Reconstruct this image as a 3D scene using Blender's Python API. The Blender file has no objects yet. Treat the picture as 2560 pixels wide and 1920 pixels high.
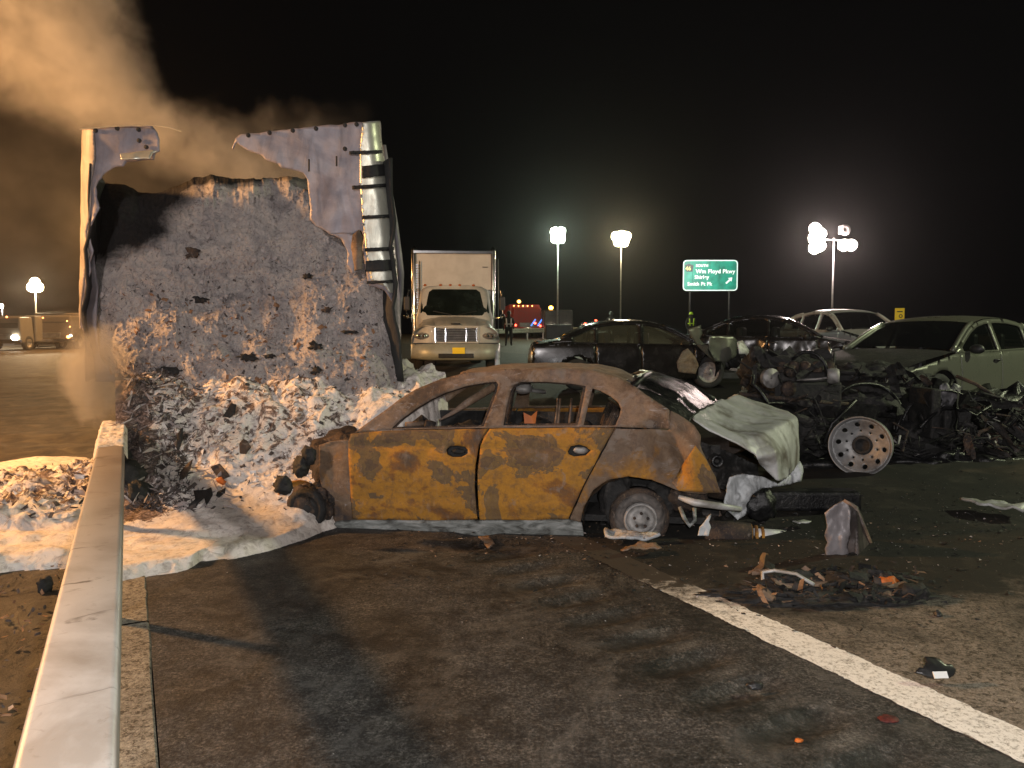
import bpy, bmesh, math, random
import numpy as np
from mathutils import Vector, Matrix
from mathutils.geometry import delaunay_2d_cdt
random.seed(7); RNG = np.random.default_rng(7)
SC = bpy.context.scene
COL = SC.collection
PI = math.pi
# ------------------------------------------------------------------ camera
FPX, CAMH = 1900.0, 1.6
TH = math.atan(120.0/FPX); CT, ST = math.cos(TH), math.sin(TH)
cam = bpy.data.objects.new('camera', bpy.data.cameras.new('camera'))
COL.objects.link(cam); SC.camera = cam
cam.location = (0, 0, CAMH); cam.rotation_euler = (PI/2-TH, 0, 0)
cam.data.sensor_width = 36; cam.data.lens = FPX/2560*36
cam.data.clip_start = 0.05; cam.data.clip_end = 900
# ------------------------------------------------------------------ world
w = bpy.data.worlds.new('World'); SC.world = w; w.use_nodes = True
bg = w.node_tree.nodes['Background']
bg.inputs[0].default_value = (0.62, 0.58, 0.60, 1); bg.inputs[1].default_value = 0.003
SC.view_settings.view_transform = 'Standard'; SC.view_settings.look = 'None'
SC.view_settings.exposure = 0; SC.view_settings.gamma = 1
SC.view_settings.use_curve_mapping = False
SC.cycles.volume_step_rate = 2.0; SC.cycles.volume_max_steps = 96
SC.cycles.max_bounces = 5; SC.cycles.volume_bounces = 0
SC.cycles.transparent_max_bounces = 12; SC.cycles.use_denoising = True
SC.cycles.sample_clamp_indirect = 3.0

def lamp(name, loc, power, color, radius=0.25, kind='POINT', target=None, size=40, blend=.5):
    d = bpy.data.lights.new(name, kind); d.energy = power; d.color = color; d.shadow_soft_size = radius
    o = bpy.data.objects.new(name, d); COL.objects.link(o); o.location = loc
    if kind == 'SPOT':
        d.spot_size = math.radians(size); d.spot_blend = blend
        o.rotation_euler = (Vector(target)-Vector(loc)).to_track_quat('-Z', 'Y').to_euler()
    return o
lamp('camera_flash', (0.12, -0.02, 1.72), 540, (1, .965, .95), .02)
lamp('fill_behind_camera', (-7, -30, 11), 17000, (1, .92, .90), .5)  # unseen fill added for soft base light on everything facing the camera
lamp('sodium_floodlight', (-9.7, 7.1, 4.5), 5400, (1, .49, .17), .28)
lamp('mercury_floodlight', (12.5, 7.8, 6.5), 2300, (.93, 1, .62), .2)
lamp('work_light', (-24.5, 46, 8), 7000, (1, .5, .16), .3)

# ------------------------------------------------------------------ projection of the photograph's points onto planes of the place
def ray(px, py):
    u = (px-1280)/FPX; v = (960-py)/FPX
    return u, CT+v*ST, -ST+v*CT
def at(px, py, Y):
    r = ray(px, py); k = Y/r[1]
    return Vector((r[0]*k, Y, CAMH+r[2]*k))
RD = np.array([-.451, .892]); RD /= np.linalg.norm(RD); RN = np.array([RD[1], -RD[0]])
R0 = np.array([-.90, 1.48])
def st(x, y):
    dx = x-R0[0]; dy = y-R0[1]
    return dx*RD[0]+dy*RD[1], dx*RN[0]+dy*RN[1]
def xy(s, t):
    return R0[0]+s*RD[0]+t*RN[0], R0[1]+s*RD[1]+t*RN[1]
def softp(a, w): return w*np.logaddexp(0, a/w)
def gz(x, y):
    x = np.asarray(x, float); y = np.asarray(y, float)
    s, t = st(x, y)
    lat = .07*(softp(t-3.9, .35)-softp(t-10.5, .6))
    return lat+.022*(softp(y-12, 1.0)-softp(y-75, 5))
def gnd(px, py):
    r = ray(px, py); k = (0-CAMH)/r[2] if r[2] < 0 else 60
    for _ in range(30):
        z = float(gz(r[0]*k, r[1]*k)); k = k*.5+.5*min(200, (z-CAMH)/min(r[2], -1e-3))
    return Vector((r[0]*k, r[1]*k, float(gz(r[0]*k, r[1]*k))))
# ------------------------------------------------------------------ noise
def _h(ix, iy, iz, s):
    n = (ix*374761393+iy*668265263+iz*2147483647+s*974711) & 0xFFFFFFFF
    n = ((n ^ (n >> 13))*1274126177) & 0xFFFFFFFF
    n = (n ^ (n >> 16)) & 0xFFFF
    return n/32767.5-1
def vnoise(x, y, z=0, seed=0):
    x, y, z = np.broadcast_arrays(np.asarray(x, float), np.asarray(y, float), np.asarray(z, float))
    ix = np.floor(x).astype(np.int64); iy = np.floor(y).astype(np.int64); iz = np.floor(z).astype(np.int64)
    fx = x-ix; fy = y-iy; fz = z-iz
    fx = fx*fx*(3-2*fx); fy = fy*fy*(3-2*fy); fz = fz*fz*(3-2*fz)
    r = 0
    for a in (0, 1):
        for b in (0, 1):
            for c in (0, 1):
                r = r+_h(ix+a, iy+b, iz+c, seed)*(fx if a else 1-fx)*(fy if b else 1-fy)*(fz if c else 1-fz)
    return r
def fbm(x, y, z=0, octv=4, seed=0, ridge=False):
    r = 0; a = 1.0; f = 1.0; tot = 0
    for i in range(octv):
        n = vnoise(np.asarray(x)*f+i*17.3, np.asarray(y)*f+i*9.1, np.asarray(z)*f, seed+i)
        if ridge: n = 1-2*np.abs(n)
        r = r+a*n; tot += a; a *= .5; f *= 2.03
    return r/tot
# ------------------------------------------------------------------ object helpers
def link(name, me, mat=None, parent=None, loc=None):
    o = bpy.data.objects.new(name, me); COL.objects.link(o)
    if mat is not None:
        for m in (mat if isinstance(mat, (list, tuple)) else [mat]): me.materials.append(m)
    if parent is not None: o.parent = parent
    if loc is not None: o.location = loc
    return o
def mk(name, v, f, mat=None, parent=None, smooth=True, loc=None, idx=None):
    me = bpy.data.meshes.new(name)
    me.from_pydata([tuple(map(float, p)) for p in v], [], [tuple(map(int, q)) for q in f])
    if smooth: me.polygons.foreach_set('use_smooth', [True]*len(me.polygons))
    if idx is not None: me.polygons.foreach_set('material_index', idx)
    me.update()
    return link(name, me, mat, parent, loc)
def tag(o, label=None, cat=None, group=None, kind=None):
    if label: o['label'] = label
    if cat: o['category'] = cat
    if group: o['group'] = group
    if kind: o['kind'] = kind
    return o
def thing(name, label, cat, loc=(0, 0, 0), rz=0, group=None):
    o = bpy.data.objects.new(name, None); COL.objects.link(o)
    o.empty_display_size = .2; o.location = loc; o.rotation_euler = (0, 0, rz)
    return tag(o, label, cat, group)
class MB:
    def __init__(s): s.v = []; s.f = []
    def add(s, v, f):
        n = len(s.v); s.v += [tuple(p) for p in v]; s.f += [tuple(i+n for i in q) for q in f]; return s
    def box(s, c, d, rot=None, taper=1.0):
        c = Vector(c); x, y, z = d[0]/2, d[1]/2, d[2]/2
        p = [Vector((a*x*(taper if k > 0 else 1), b*y*(taper if k > 0 else 1), k*z)) for k in (-1, 1) for b in (-1, 1) for a in (-1, 1)]
        if rot is not None: p = [rot @ q for q in p]
        return s.add([c+q for q in p], [(0, 2, 3, 1), (4, 5, 7, 6), (0, 1, 5, 4), (2, 6, 7, 3), (0, 4, 6, 2), (1, 3, 7, 5)])
    def tube(s, pts, r, n=8, cap=True):
        pts = [Vector(p) for p in pts]; m = len(pts); rr = r if isinstance(r, (list, tuple)) else [r]*m
        v = []; f = []
        for i, p in enumerate(pts):
            d = (pts[min(i+1, m-1)]-pts[max(i-1, 0)]).normalized()
            a = d.orthogonal().normalized() if i == 0 else (a-d*a.dot(d)).normalized()
            b = d.cross(a)
            for k in range(n):
                q = 2*PI*k/n; v.append(p+(a*math.cos(q)+b*math.sin(q))*rr[i])
        for i in range(m-1):
            for k in range(n):
                f.append((i*n+k, i*n+(k+1) % n, (i+1)*n+(k+1) % n, (i+1)*n+k))
        if cap: f.append(tuple(range(n-1, -1, -1))); f.append(tuple((m-1)*n+k for k in range(n)))
        return s.add(v, f)
    def lathe(s, prof, axis=(0, 1, 0), c=(0, 0, 0), n=32, cap=False):
        ax = Vector(axis).normalized(); a = ax.orthogonal().normalized(); b = ax.cross(a); c = Vector(c); v = []; f = []
        for (h, r) in prof:
            for k in range(n):
                q = 2*PI*k/n; v.append(c+ax*h+(a*math.cos(q)+b*math.sin(q))*r)
        for i in range(len(prof)-1):
            for k in range(n): f.append((i*n+k, i*n+(k+1) % n, (i+1)*n+(k+1) % n, (i+1)*n+k))
        if cap: f.append(tuple(range(n))); f.append(tuple((len(prof)-1)*n+k for k in range(n)))
        return s.add(v, f)
    def blob(s, c, r, seed=0, amp=.3, n=14, fr=2.0):
        c = np.array(c, float); r = np.array(r if hasattr(r, '__len__') else [r]*3, float)
        th = np.linspace(0, PI, n+1)[:, None]; ph = np.linspace(0, 2*PI, 2*n, endpoint=False)[None, :]
        x = np.sin(th)*np.cos(ph); y = np.sin(th)*np.sin(ph); z = np.cos(th)+0*ph
        k = 1+amp*fbm(x*fr+seed, y*fr, z*fr, 4, seed)
        P = np.stack([c[0]+r[0]*x*k, c[1]+r[1]*y*k, c[2]+r[2]*z*k], -1).reshape(-1, 3); m = 2*n; f = []
        for i in range(n):
            for j in range(m): f.append((i*m+j, (i+1)*m+j, (i+1)*m+(j+1) % m, i*m+(j+1) % m))
        return s.add(P.tolist(), f)
    def obj(s, name, mat, parent=None, smooth=False, bevel=0, loc=None):
        o = mk(name, s.v, s.f, mat, parent, smooth, loc)
        if bevel:
            b = o.modifiers.new('b', 'BEVEL'); b.width = bevel; b.segments = 2; b.limit_method = 'ANGLE'
        if smooth == 'auto':
            pass
        return o
def inside(poly, P):
    poly = np.asarray(poly, float); x, y = P[:, 0], P[:, 1]; r = np.zeros(len(P), bool)
    x1, y1 = poly[:, 0], poly[:, 1]; x2, y2 = np.roll(x1, -1), np.roll(y1, -1)
    for a, b, c, d in zip(x1, y1, x2, y2):
        if b != d: r ^= ((b > y) != (d > y)) & (x < (c-a)*(y-b)/(d-b)+a)
    return r
def resample(loop, res):
    out = []
    for i in range(len(loop)):
        a = np.array(loop[i], float); b = np.array(loop[(i+1) % len(loop)], float)
        n = max(1, int(math.ceil(np.linalg.norm(b-a)/res)))
        for k in range(n): out.append(a+(b-a)*k/n)
    return np.array(out)
def ragged(loop, res, amp, seed=0):
    p = resample(loop, res); n = np.roll(p, -1, 0)-np.roll(p, 1, 0); n = np.stack([n[:, 1], -n[:, 0]], 1)
    n /= np.linalg.norm(n, axis=1)[:, None]+1e-9
    return (p+n*(amp*fbm(p[:, 0]/res*.23, p[:, 1]/res*.23, 0, 3, seed))[:, None]).tolist()
def cdt(outline, holes=(), res=.05):
    L = [resample(outline, res)]+[resample(h, res) for h in holes]
    pts = np.concatenate(L); edges = []; n = 0
    for l in L:
        edges += [(n+i, n+(i+1) % len(l)) for i in range(len(l))]; n += len(l)
    lo = L[0].min(0); hi = L[0].max(0)
    gx, gy = np.meshgrid(np.arange(lo[0], hi[0], res), np.arange(lo[1], hi[1], res*.87))
    gx = gx+(np.arange(gx.shape[0]) % 2)[:, None]*res*.5
    G = np.stack([gx.ravel(), gy.ravel()], 1)
    m = inside(L[0], G)
    for h in L[1:]: m &= ~inside(h, G)
    G = G[m]
    if len(G):
        keep = np.ones(len(G), bool)
        for i in range(0, len(G), 2000):
            d = ((G[i:i+2000, None, :]-pts[None])**2).sum(-1).min(1); keep[i:i+2000] = d > (res*.45)**2
        G = G[keep]
    A = np.concatenate([pts, G]) if len(G) else pts
    v, e, f, *_ = delaunay_2d_cdt([Vector(p) for p in A], edges, [], 0, 1e-6)
    V = np.array([tuple(p) for p in v]); Fc = np.array([tuple(q) for q in f if len(q) == 3])
    c = V[Fc].mean(1); m = inside(L[0], c)
    for h in L[1:]: m &= ~inside(h, c)
    return V, Fc[m]
def panel(name, outline, fn, holes=(), res=.05, mat=None, parent=None, thick=0.0, smooth=True, off=0):
    V, Fc = cdt(outline, holes, res)
    P = fn(V[:, 0], V[:, 1])
    o = mk(name, np.asarray(P), Fc, mat, parent, smooth)
    if thick:
        m = o.modifiers.new('s', 'SOLIDIFY'); m.thickness = thick; m.offset = off
    return o
def grid(name, X, Y, Z, mat, parent=None, smooth=True, attr=None):
    n, m = X.shape
    me = bpy.data.meshes.new(name)
    V = np.stack([X, Y, Z], -1).reshape(-1, 3).astype(np.float32)
    i = (np.arange(n-1)[:, None]*m+np.arange(m-1)[None]).ravel()
    Q = np.stack([i, i+1, i+m+1, i+m], 1).astype(np.int32)
    me.vertices.add(len(V)); me.vertices.foreach_set('co', V.ravel())
    me.loops.add(Q.size); me.loops.foreach_set('vertex_index', Q.ravel())
    me.polygons.add(len(Q)); me.polygons.foreach_set('loop_start', np.arange(0, Q.size, 4, dtype=np.int32))
    me.update(calc_edges=True); me.validate()
    me.polygons.foreach_set('use_smooth', [smooth]*len(me.polygons))
    if attr is not None:
        a = me.attributes.new('mask', 'FLOAT', 'POINT'); a.data.foreach_set('value', attr.ravel().astype(np.float32))
    return link(name, me, mat, parent)
# ------------------------------------------------------------------ materials
class NT:
    def __init__(s, name):
        s.m = bpy.data.materials.new(name); s.m.use_nodes = True; s.t = s.m.node_tree; s.n = s.t.nodes
        s.b = s.n['Principled BSDF']; s.out = s.n['Material Output']
    def new(s, t, **k):
        o = s.n.new(t)
        for a, b in k.items(): setattr(o, a, b)
        return o
    def ln(s, a, b): s.t.links.new(a, b)
    def co(s, kind='Object', scale=(1, 1, 1), rot=(0, 0, 0)):
        c = s.new('ShaderNodeTexCoord'); m = s.new('ShaderNodeMapping'); s.ln(c.outputs[kind], m.inputs[0])
        m.inputs['Scale'].default_value = scale; m.inputs['Rotation'].default_value = rot; return m.outputs[0]
    def pos(s, scale=(1, 1, 1), rot=(0, 0, 0)):
        c = s.new('ShaderNodeNewGeometry'); m = s.new('ShaderNodeMapping'); s.ln(c.outputs['Position'], m.inputs[0])
        m.inputs['Scale'].default_value = scale; m.inputs['Rotation'].default_value = rot; return m.outputs[0]
    def noise(s, co, scale, detail=6, rough=.6, dist=0):
        n = s.new('ShaderNodeTexNoise'); s.ln(co, n.inputs['Vector'])
        n.inputs['Scale'].default_value = scale; n.inputs['Detail'].default_value = detail
        n.inputs['Roughness'].default_value = rough; n.inputs['Distortion'].default_value = dist; return n.outputs['Fac']
    def ramp(s, fac, stops, interp='LINEAR'):
        r = s.new('ShaderNodeValToRGB'); r.color_ramp.interpolation = interp; e = r.color_ramp.elements
        while len(e) < len(stops): e.new(.5)
        for k, (p, c) in enumerate(stops):
            e[k].position = p; e[k].color = (*c, 1) if hasattr(c, '__len__') else (c, c, c, 1)
        s.ln(fac, r.inputs[0]); return r.outputs[0]
    def mix(s, f, a, b, mode='MIX'):
        m = s.new('ShaderNodeMix', data_type='RGBA', blend_type=mode)
        for sock, v in ((m.inputs[0], f), (m.inputs[6], a), (m.inputs[7], b)):
            if hasattr(v, 'is_linked') or isinstance(v, bpy.types.NodeSocket): s.ln(v, sock)
            elif hasattr(v, '__len__'): sock.default_value = (*v, 1)
            else: sock.default_value = v if sock == m.inputs[0] else (v, v, v, 1)
        return m.outputs[2]
    def math(s, op, a, b=0.0, clamp=False):
        m = s.new('ShaderNodeMath', operation=op, use_clamp=clamp)
        for sock, v in ((m.inputs[0], a), (m.inputs[1], b)):
            if isinstance(v, bpy.types.NodeSocket): s.ln(v, sock)
            else: sock.default_value = v
        return m.outputs[0]
    def bump(s, h, strength=.5, dist=.01, normal=None):
        b = s.new('ShaderNodeBump'); s.ln(h, b.inputs['Height']); b.inputs['Strength'].default_value = strength
        b.inputs['Distance'].default_value = dist
        if normal is not None: s.ln(normal, b.inputs['Normal'])
        s.ln(b.outputs[0], s.b.inputs['Normal']); return b.outputs[0]
    def set(s, **k):
        nm = dict(base='Base Color', rough='Roughness', metal='Metallic', spec='Specular IOR Level', coat='Coat Weight', trans='Transmission Weight', emit='Emission Color', es='Emission Strength', ior='IOR')
        for a, v in k.items():
            so = s.b.inputs[nm[a]]
            if isinstance(v, bpy.types.NodeSocket): s.ln(v, so)
            elif hasattr(v, '__len__'): so.default_value = (*v, 1)
            else: so.default_value = v
        return s.m
def simple(name, stops, scale=6, rough=.7, metal=0, bump=.3, bscale=40, bdist=.004, detail=6, dist=.3, spec=.5, kind='Object', stretch=(1, 1, 1)):
    t = NT(name); c = t.co(kind, stretch)
    base = t.ramp(t.noise(c, scale, detail, .6, dist), stops)
    if bump: t.bump(t.noise(c, bscale, 6, .65), bump, bdist)
    return t.set(base=base, rough=rough, metal=metal, spec=spec)
def emissive(name, col, strength):
    t = NT(name); return t.set(base=(0, 0, 0), emit=col, es=strength)
ORG = (.46, .215, .030); ORD = (.27, .115, .028); BRN = (.135, .085, .050); GRY = (.22, .18, .15); DRK = (.05, .042, .04); ASH = (.36, .33, .32)
def rust(name, stops, scale=2.2, seed=0., ash=.0):
    t = NT(name); c = t.co('Object', (1, 1, 1.15)); c2 = t.new('ShaderNodeVectorMath', operation='ADD'); t.ln(c, c2.inputs[0]); c2.inputs[1].default_value = (seed, seed*.7, seed*1.3)
    c = c2.outputs[0]
    n1 = t.noise(c, scale, 12, .60, .4)
    base = t.ramp(n1, stops)
    n2 = t.noise(c, scale*9, 8, .7, .4)
    base = t.mix(t.ramp(n2, [(.47, 0.0), (.66, .6)]), base, BRN)
    n3 = t.noise(c, scale*22, 6, .7)
    base = t.mix(t.ramp(n3, [(.3, .35), (.7, 1.0)]), t.mix(1.0, base, (.66, .62, .6), 'MULTIPLY'), base)
    n6 = t.noise(c, scale*1.1, 5, .6, .3); base = t.mix(t.ramp(n6, [(.35, .55), (.6, 0.0)]), base, t.mix(1.0, base, (.60, .66, .9), 'MULTIPLY'))
    n7 = t.noise(t.co('Object', (1, 1, .35)), scale*14, 8, .75, .6); base = t.mix(t.ramp(n7, [(.56, 0.0), (.70, .55)]), base, (.30, .20, .12)); base = t.mix(t.ramp(n7, [(.30, .65), (.42, 0.0)]), base, DRK)
    n4 = t.noise(c, scale*2.3, 8, .7, 1.0)
    base = t.mix(t.ramp(n4, [(.60-ash, 0.0), (.66-ash, .55)]), base, GRY)
    n5 = t.noise(t.co('Object', (1.2, 1.2, 5)), scale*2.6, 7, .7, .8)
    base = t.mix(t.ramp(n5, [(.66-ash, 0.0), (.74-ash, .6)]), base, ASH)
    t.bump(t.math('ADD', t.math('MULTIPLY', n1, 1.2), t.math('ADD', n2, t.math('MULTIPLY', n3, .5))), .6, .009)
    return t.set(base=base, rough=.82, metal=0.0, spec=.3)
M = {}
M['rust_door'] = rust('rust_door', [(.30, GRY), (.36, BRN), (.41, ORD), (.44, ORG), (.51, ORG), (.52, (.17, .11, .055)), (.57, (.22, .135, .05)), (.58, BRN), (.63, (.20, .125, .055)), (.68, ORD), (.75, GRY)], 1.7, 3.1)
M['rust_door2'] = rust('rust_door_rear', [(.32, BRN), (.38, ORD), (.42, ORG), (.53, ORG), (.54, (.18, .115, .055)), (.585, (.24, .14, .045)), (.595, BRN), (.65, (.2, .12, .05)), (.72, GRY)], 1.6, 8.7)
M['rust_frame'] = rust('rust_frame', [(.30, DRK), (.40, BRN), (.48, (.27, .185, .12)), (.58, (.20, .145, .105)), (.70, GRY)], 2.4, 1.2, .06)
M['rust_quarter'] = rust('rust_quarter', [(.34, DRK), (.42, BRN), (.50, (.20, .14, .09)), (.58, (.19, .13, .085)), (.64, (.30, .15, .04)), (.72, ORG)], 1.7, 5.5, .05)
M['rust_dark'] = rust('rust_dark', [(.35, (.012, .011, .01)), (.5, (.04, .032, .028)), (.62, (.09, .06, .04)), (.74, (.13, .08, .05))], 4.0, 2.2)
M['char'] = simple('char', [(.35, (.004, .004, .004)), (.52, (.010, .0095, .009)), (.64, (.028, .025, .023)), (.75, (.075, .068, .062))], 7, .75, 0, .8, 25, .02, 10, 1.2)
M['char_shiny'] = simple('char_shiny', [(.4, (.006, .006, .007)), (.6, (.02, .02, .02)), (.72, (.07, .06, .05))], 9, .35, .3, .8, 30, .01, 8, 1)
M['sill'] = simple('burnt_sill', [(.35, (.05, .05, .045)), (.5, (.17, .18, .17)), (.65, (.3, .31, .30)), (.75, (.2, .13, .07))], 6, .7, 0, .5, 40, .005, 9, .8, stretch=(1, 1, 3))
M['ash_metal'] = simple('ash_metal', [(.30, (.13, .11, .09)), (.42, (.28, .27, .25)), (.5, (.44, .44, .43)), (.68, (.58, .58, .57))], 2.6, .5, .1, .5, 30, .006, 9, .9)
M['melt_white'] = simple('melted_white', [(.3, (.2, .2, .2)), (.5, (.42, .44, .45)), (.7, (.6, .62, .63))], 8, .75, 0, .7, 24, .02, 8, 1.5, stretch=(1, 1, .4))
M['rim'] = simple('burnt_rim', [(.3, (.08, .075, .07)), (.5, (.26, .25, .24)), (.7, (.42, .40, .38))], 9, .6, .25, .5, 60, .003, 8, .6)
M['hub'] = simple('truck_rim', [(.3, (.09, .088, .088)), (.5, (.20, .20, .20)), (.7, (.30, .30, .30))], 5, .5, .15, .25, 50, .002, 8, .5)
M['rail'] = None
def tinted_glass(name, col=(.01, .012, .012), mixf=.55):
    t = NT(name); t.n.remove(t.b); tr = t.new('ShaderNodeBsdfTransparent'); tr.inputs[0].default_value = (.5, .52, .5, 1)
    gl = t.new('ShaderNodeBsdfGlossy'); gl.inputs['Roughness'].default_value = .06
    fr = t.new('ShaderNodeFresnel'); fr.inputs[0].default_value = 1.5
    mx = t.new('ShaderNodeMixShader'); t.ln(t.math('MULTIPLY', fr.outputs[0], .9), mx.inputs[0]); t.ln(tr.outputs[0], mx.inputs[1]); t.ln(gl.outputs[0], mx.inputs[2])
    df = t.new('ShaderNodeBsdfDiffuse'); df.inputs[0].default_value = (*col, 1)
    m2 = t.new('ShaderNodeMixShader'); m2.inputs[0].default_value = mixf*.5; t.ln(mx.outputs[0], m2.inputs[1]); t.ln(df.outputs[0], m2.inputs[2])
    t.ln(m2.outputs[0], t.out.inputs[0]); return t.m
M['glass'] = tinted_glass('tinted_glass')
M['glass_dirty'] = tinted_glass('dirty_glass', (.06, .065, .05), .8)
def paint(name, col, rough=.3, dirt=.25, metal=0.0):
    t = NT(name); c = t.co('Object'); n = t.noise(c, 3, 7, .6, .4)
    b = t.mix(t.ramp(n, [(.4, 0.0), (.75, dirt)]), col, (.09, .08, .07)); n2 = t.noise(c, 30, 5, .7)
    t.bump(n2, .08, .002)
    return t.set(base=b, rough=t.ramp(n, [(.3, rough), (.8, min(1, rough+.25))]), metal=metal, coat=.2)
M['silver'] = paint('silver_paint', (.13, .135, .11), .22, .3, .35)
M['white_paint'] = paint('white_paint', (.50, .51, .49), .35, .35)
M['cream'] = paint('cream_box', (.60, .585, .56), .55, .2)
M['black_paint'] = paint('black_paint', (.006, .006, .007), .12, .08); M['black_paint'].node_tree.nodes['Principled BSDF'].inputs['Specular IOR Level'].default_value = .3; M['black_paint'].node_tree.nodes['Principled BSDF'].inputs['Coat Weight'].default_value = 0
M['dkgrey_paint'] = paint('dark_grey_paint', (.02, .02, .022), .4, .3)
M['rubber'] = simple('rubber', [(.4, .012), (.7, .03)], 10, .85, 0, .3)
M['plastic'] = simple('black_plastic', [(.4, .014), (.7, .03)], 10, .5, 0, .2)
M['chrome'] = simple('chrome', [(.3, (.45, .45, .45)), (.7, (.7, .7, .7))], 5, .18, 1, .1)
M['grille'] = simple('grille', [(.3, (.1, .1, .1)), (.7, (.25, .25, .25))], 8, .4, .6, .1)
M['lens'] = simple('headlamp_lens', [(.3, (.25, .25, .25)), (.7, (.5, .5, .5))], 20, .08, .5, .1)
M['lamp_white'] = emissive('lamp_white', (1, .97, .85), 160)
M['lamp_green'] = emissive('lamp_greenish', (.85, 1, .80), 160)
M['lamp_warm'] = emissive('lamp_warm', (1, .80, .50), 160)
M['lamp_pink'] = emissive('lamp_pink', (1, .82, .74), 160)
M['head_on'] = emissive('headlight_on', (1, .85, .6), 60)
M['tail_on'] = emissive('taillight_on', (1, .30, .08), 14)
M['amber_on'] = emissive('amber_light_on', (1, .42, .05), 22)
M['red_on'] = emissive('red_light_on', (1, .06, .03), 14)
M['blue_glow'] = emissive('stripe_blue_glow', (.10, .30, 1), 1.6)  # emission gives the painted stripes their returned light; no lamp there
M['mast'] = simple('galvanised_mast', [(.3, .2), (.7, .4)], 4, .5, .5, .1)
M['plate'] = NT('yellow_plate').set(base=(1, .72, .01), rough=.5)
M['yellow'] = NT('yellow_sign').set(base=(.80, .55, .02), rough=.5)
M['orange'] = simple('orange_plastic', [(.3, (.35, .08, .01)), (.7, (.55, .15, .02))], 8, .6, 0, .2)
M['cone'] = simple('cone_orange', [(.3, (.6, .12, .02)), (.7, (.7, .18, .03))], 8, .6, 0, .1)
M['firered'] = paint('fire_red', (.30, .02, .015), .4, .4)
M['cloth'] = simple('turnout_cloth', [(.3, .02), (.7, .05)], 10, .9)
M['reflect'] = NT('reflective_strip').set(base=(.9, .9, .9), rough=.4)
M['hivis'] = NT('hivis_strip').set(base=(.6, .9, .05), rough=.5)
# road materials -------------------------------------------------------
def asphalt():
    t = NT('asphalt_shoulder'); c = t.pos(); rd = math.atan2(RD[1], RD[0])
    big = t.noise(c, .9, 7, .62, .6); mid = t.noise(c, 5.5, 8, .7, .5); fine = t.noise(c, 62, 5, .8); gr = t.noise(c, 30, 5, .8)
    base = t.ramp(big, [(.34, (.009, .0088, .009)), (.5, (.022, .021, .021)), (.62, (.044, .042, .041)), (.75, (.085, .080, .076))])
    base = t.mix(t.ramp(mid, [(.42, 0.0), (.66, .5)]), base, (.10, .092, .082))
    base = t.mix(t.ramp(mid, [(.30, .6), (.42, 0.0)]), base, (.010, .009, .008))
    base = t.mix(1.0, base, t.ramp(fine, [(.36, .22), (.5, .85), (.62, 2.2)]), 'MULTIPLY')
    co_ = t.noise(c, 22, 8, .85); base = t.mix(1.0, base, t.ramp(co_, [(.40, .45), (.5, 1.0), (.60, 1.7)]), 'MULTIPLY')
    base = t.mix(t.ramp(fine, [(.66, 0.0), (.72, .6)]), base, (.20, .18, .16))
    ash_ = t.noise(c, 1.7, 10, .72, 1.4); base = t.mix(t.ramp(ash_, [(.52, 0.0), (.68, .6)]), base, (.13, .124, .115))
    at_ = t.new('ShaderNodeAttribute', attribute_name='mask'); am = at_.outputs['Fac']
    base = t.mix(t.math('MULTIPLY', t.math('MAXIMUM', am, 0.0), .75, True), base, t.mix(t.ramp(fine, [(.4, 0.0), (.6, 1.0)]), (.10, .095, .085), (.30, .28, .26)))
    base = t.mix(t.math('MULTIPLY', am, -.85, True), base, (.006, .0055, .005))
    t.bump(t.math('ADD', fine, t.math('MULTIPLY', gr, .8)), .9, .008)
    return t.set(base=base, rough=t.ramp(big, [(.35, .45), (.6, .8)]), spec=.35)
M['asphalt'] = asphalt()
def concrete(name, a, b, soot=True):
    t = NT(name); c = t.pos()
    fine = t.noise(c, 60, 5, .85); gr = t.noise(c, 26, 7, .85, .3); mid = t.noise(c, 3, 8, .65, .5)
    base = t.mix(t.ramp(mid, [(.35, 0.0), (.65, 1.0)]), a, b)
    base = t.mix(t.ramp(gr, [(.51, 0.0), (.57, .9)]), base, (.045, .036, .024))
    base = t.mix(1.0, base, t.ramp(fine, [(.36, .40), (.5, 1.0), (.64, 1.6)]), 'MULTIPLY')
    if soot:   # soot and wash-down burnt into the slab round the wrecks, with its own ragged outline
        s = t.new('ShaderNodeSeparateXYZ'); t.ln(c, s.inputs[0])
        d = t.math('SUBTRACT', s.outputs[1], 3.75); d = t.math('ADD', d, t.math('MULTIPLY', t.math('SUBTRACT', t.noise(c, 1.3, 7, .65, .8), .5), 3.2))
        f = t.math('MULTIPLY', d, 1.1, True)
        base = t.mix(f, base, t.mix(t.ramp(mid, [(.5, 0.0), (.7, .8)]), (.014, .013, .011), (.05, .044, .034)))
    t.bump(t.math('ADD', fine, gr), .6, .005)
    return t.set(base=base, rough=.8, spec=.3)
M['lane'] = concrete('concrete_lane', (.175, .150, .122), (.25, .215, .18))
M['farlane'] = concrete('far_lane', (.028, .025, .022), (.06, .053, .046), False)
M['curb'] = concrete('curb_concrete', (.19, .175, .145), (.28, .26, .215), False)
def linepaint():
    t = NT('line_paint'); c = t.pos(); n = t.noise(c, 9, 10, .75, .5); g = t.noise(c, 42, 7, .85)
    base = t.mix(t.ramp(g, [(.38, 0.0), (.50, 1.0)]), (.3, .27, .23), (.88, .86, .82))
    base = t.mix(t.ramp(n, [(.56, 0.0), (.68, .75)]), base, (.13, .11, .09))
    s = t.new('ShaderNodeSeparateXYZ'); t.ln(c, s.inputs[0])
    f = t.math('MULTIPLY', t.math('ADD', t.math('SUBTRACT', s.outputs[1], 4.2), t.math('MULTIPLY', t.math('SUBTRACT', n, .5), 2.0)), 1.6, True)
    base = t.mix(f, base, (.035, .030, .024)); t.bump(g, .5, .004)
    return t.set(base=base, rough=.7)
M['line'] = linepaint()
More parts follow.
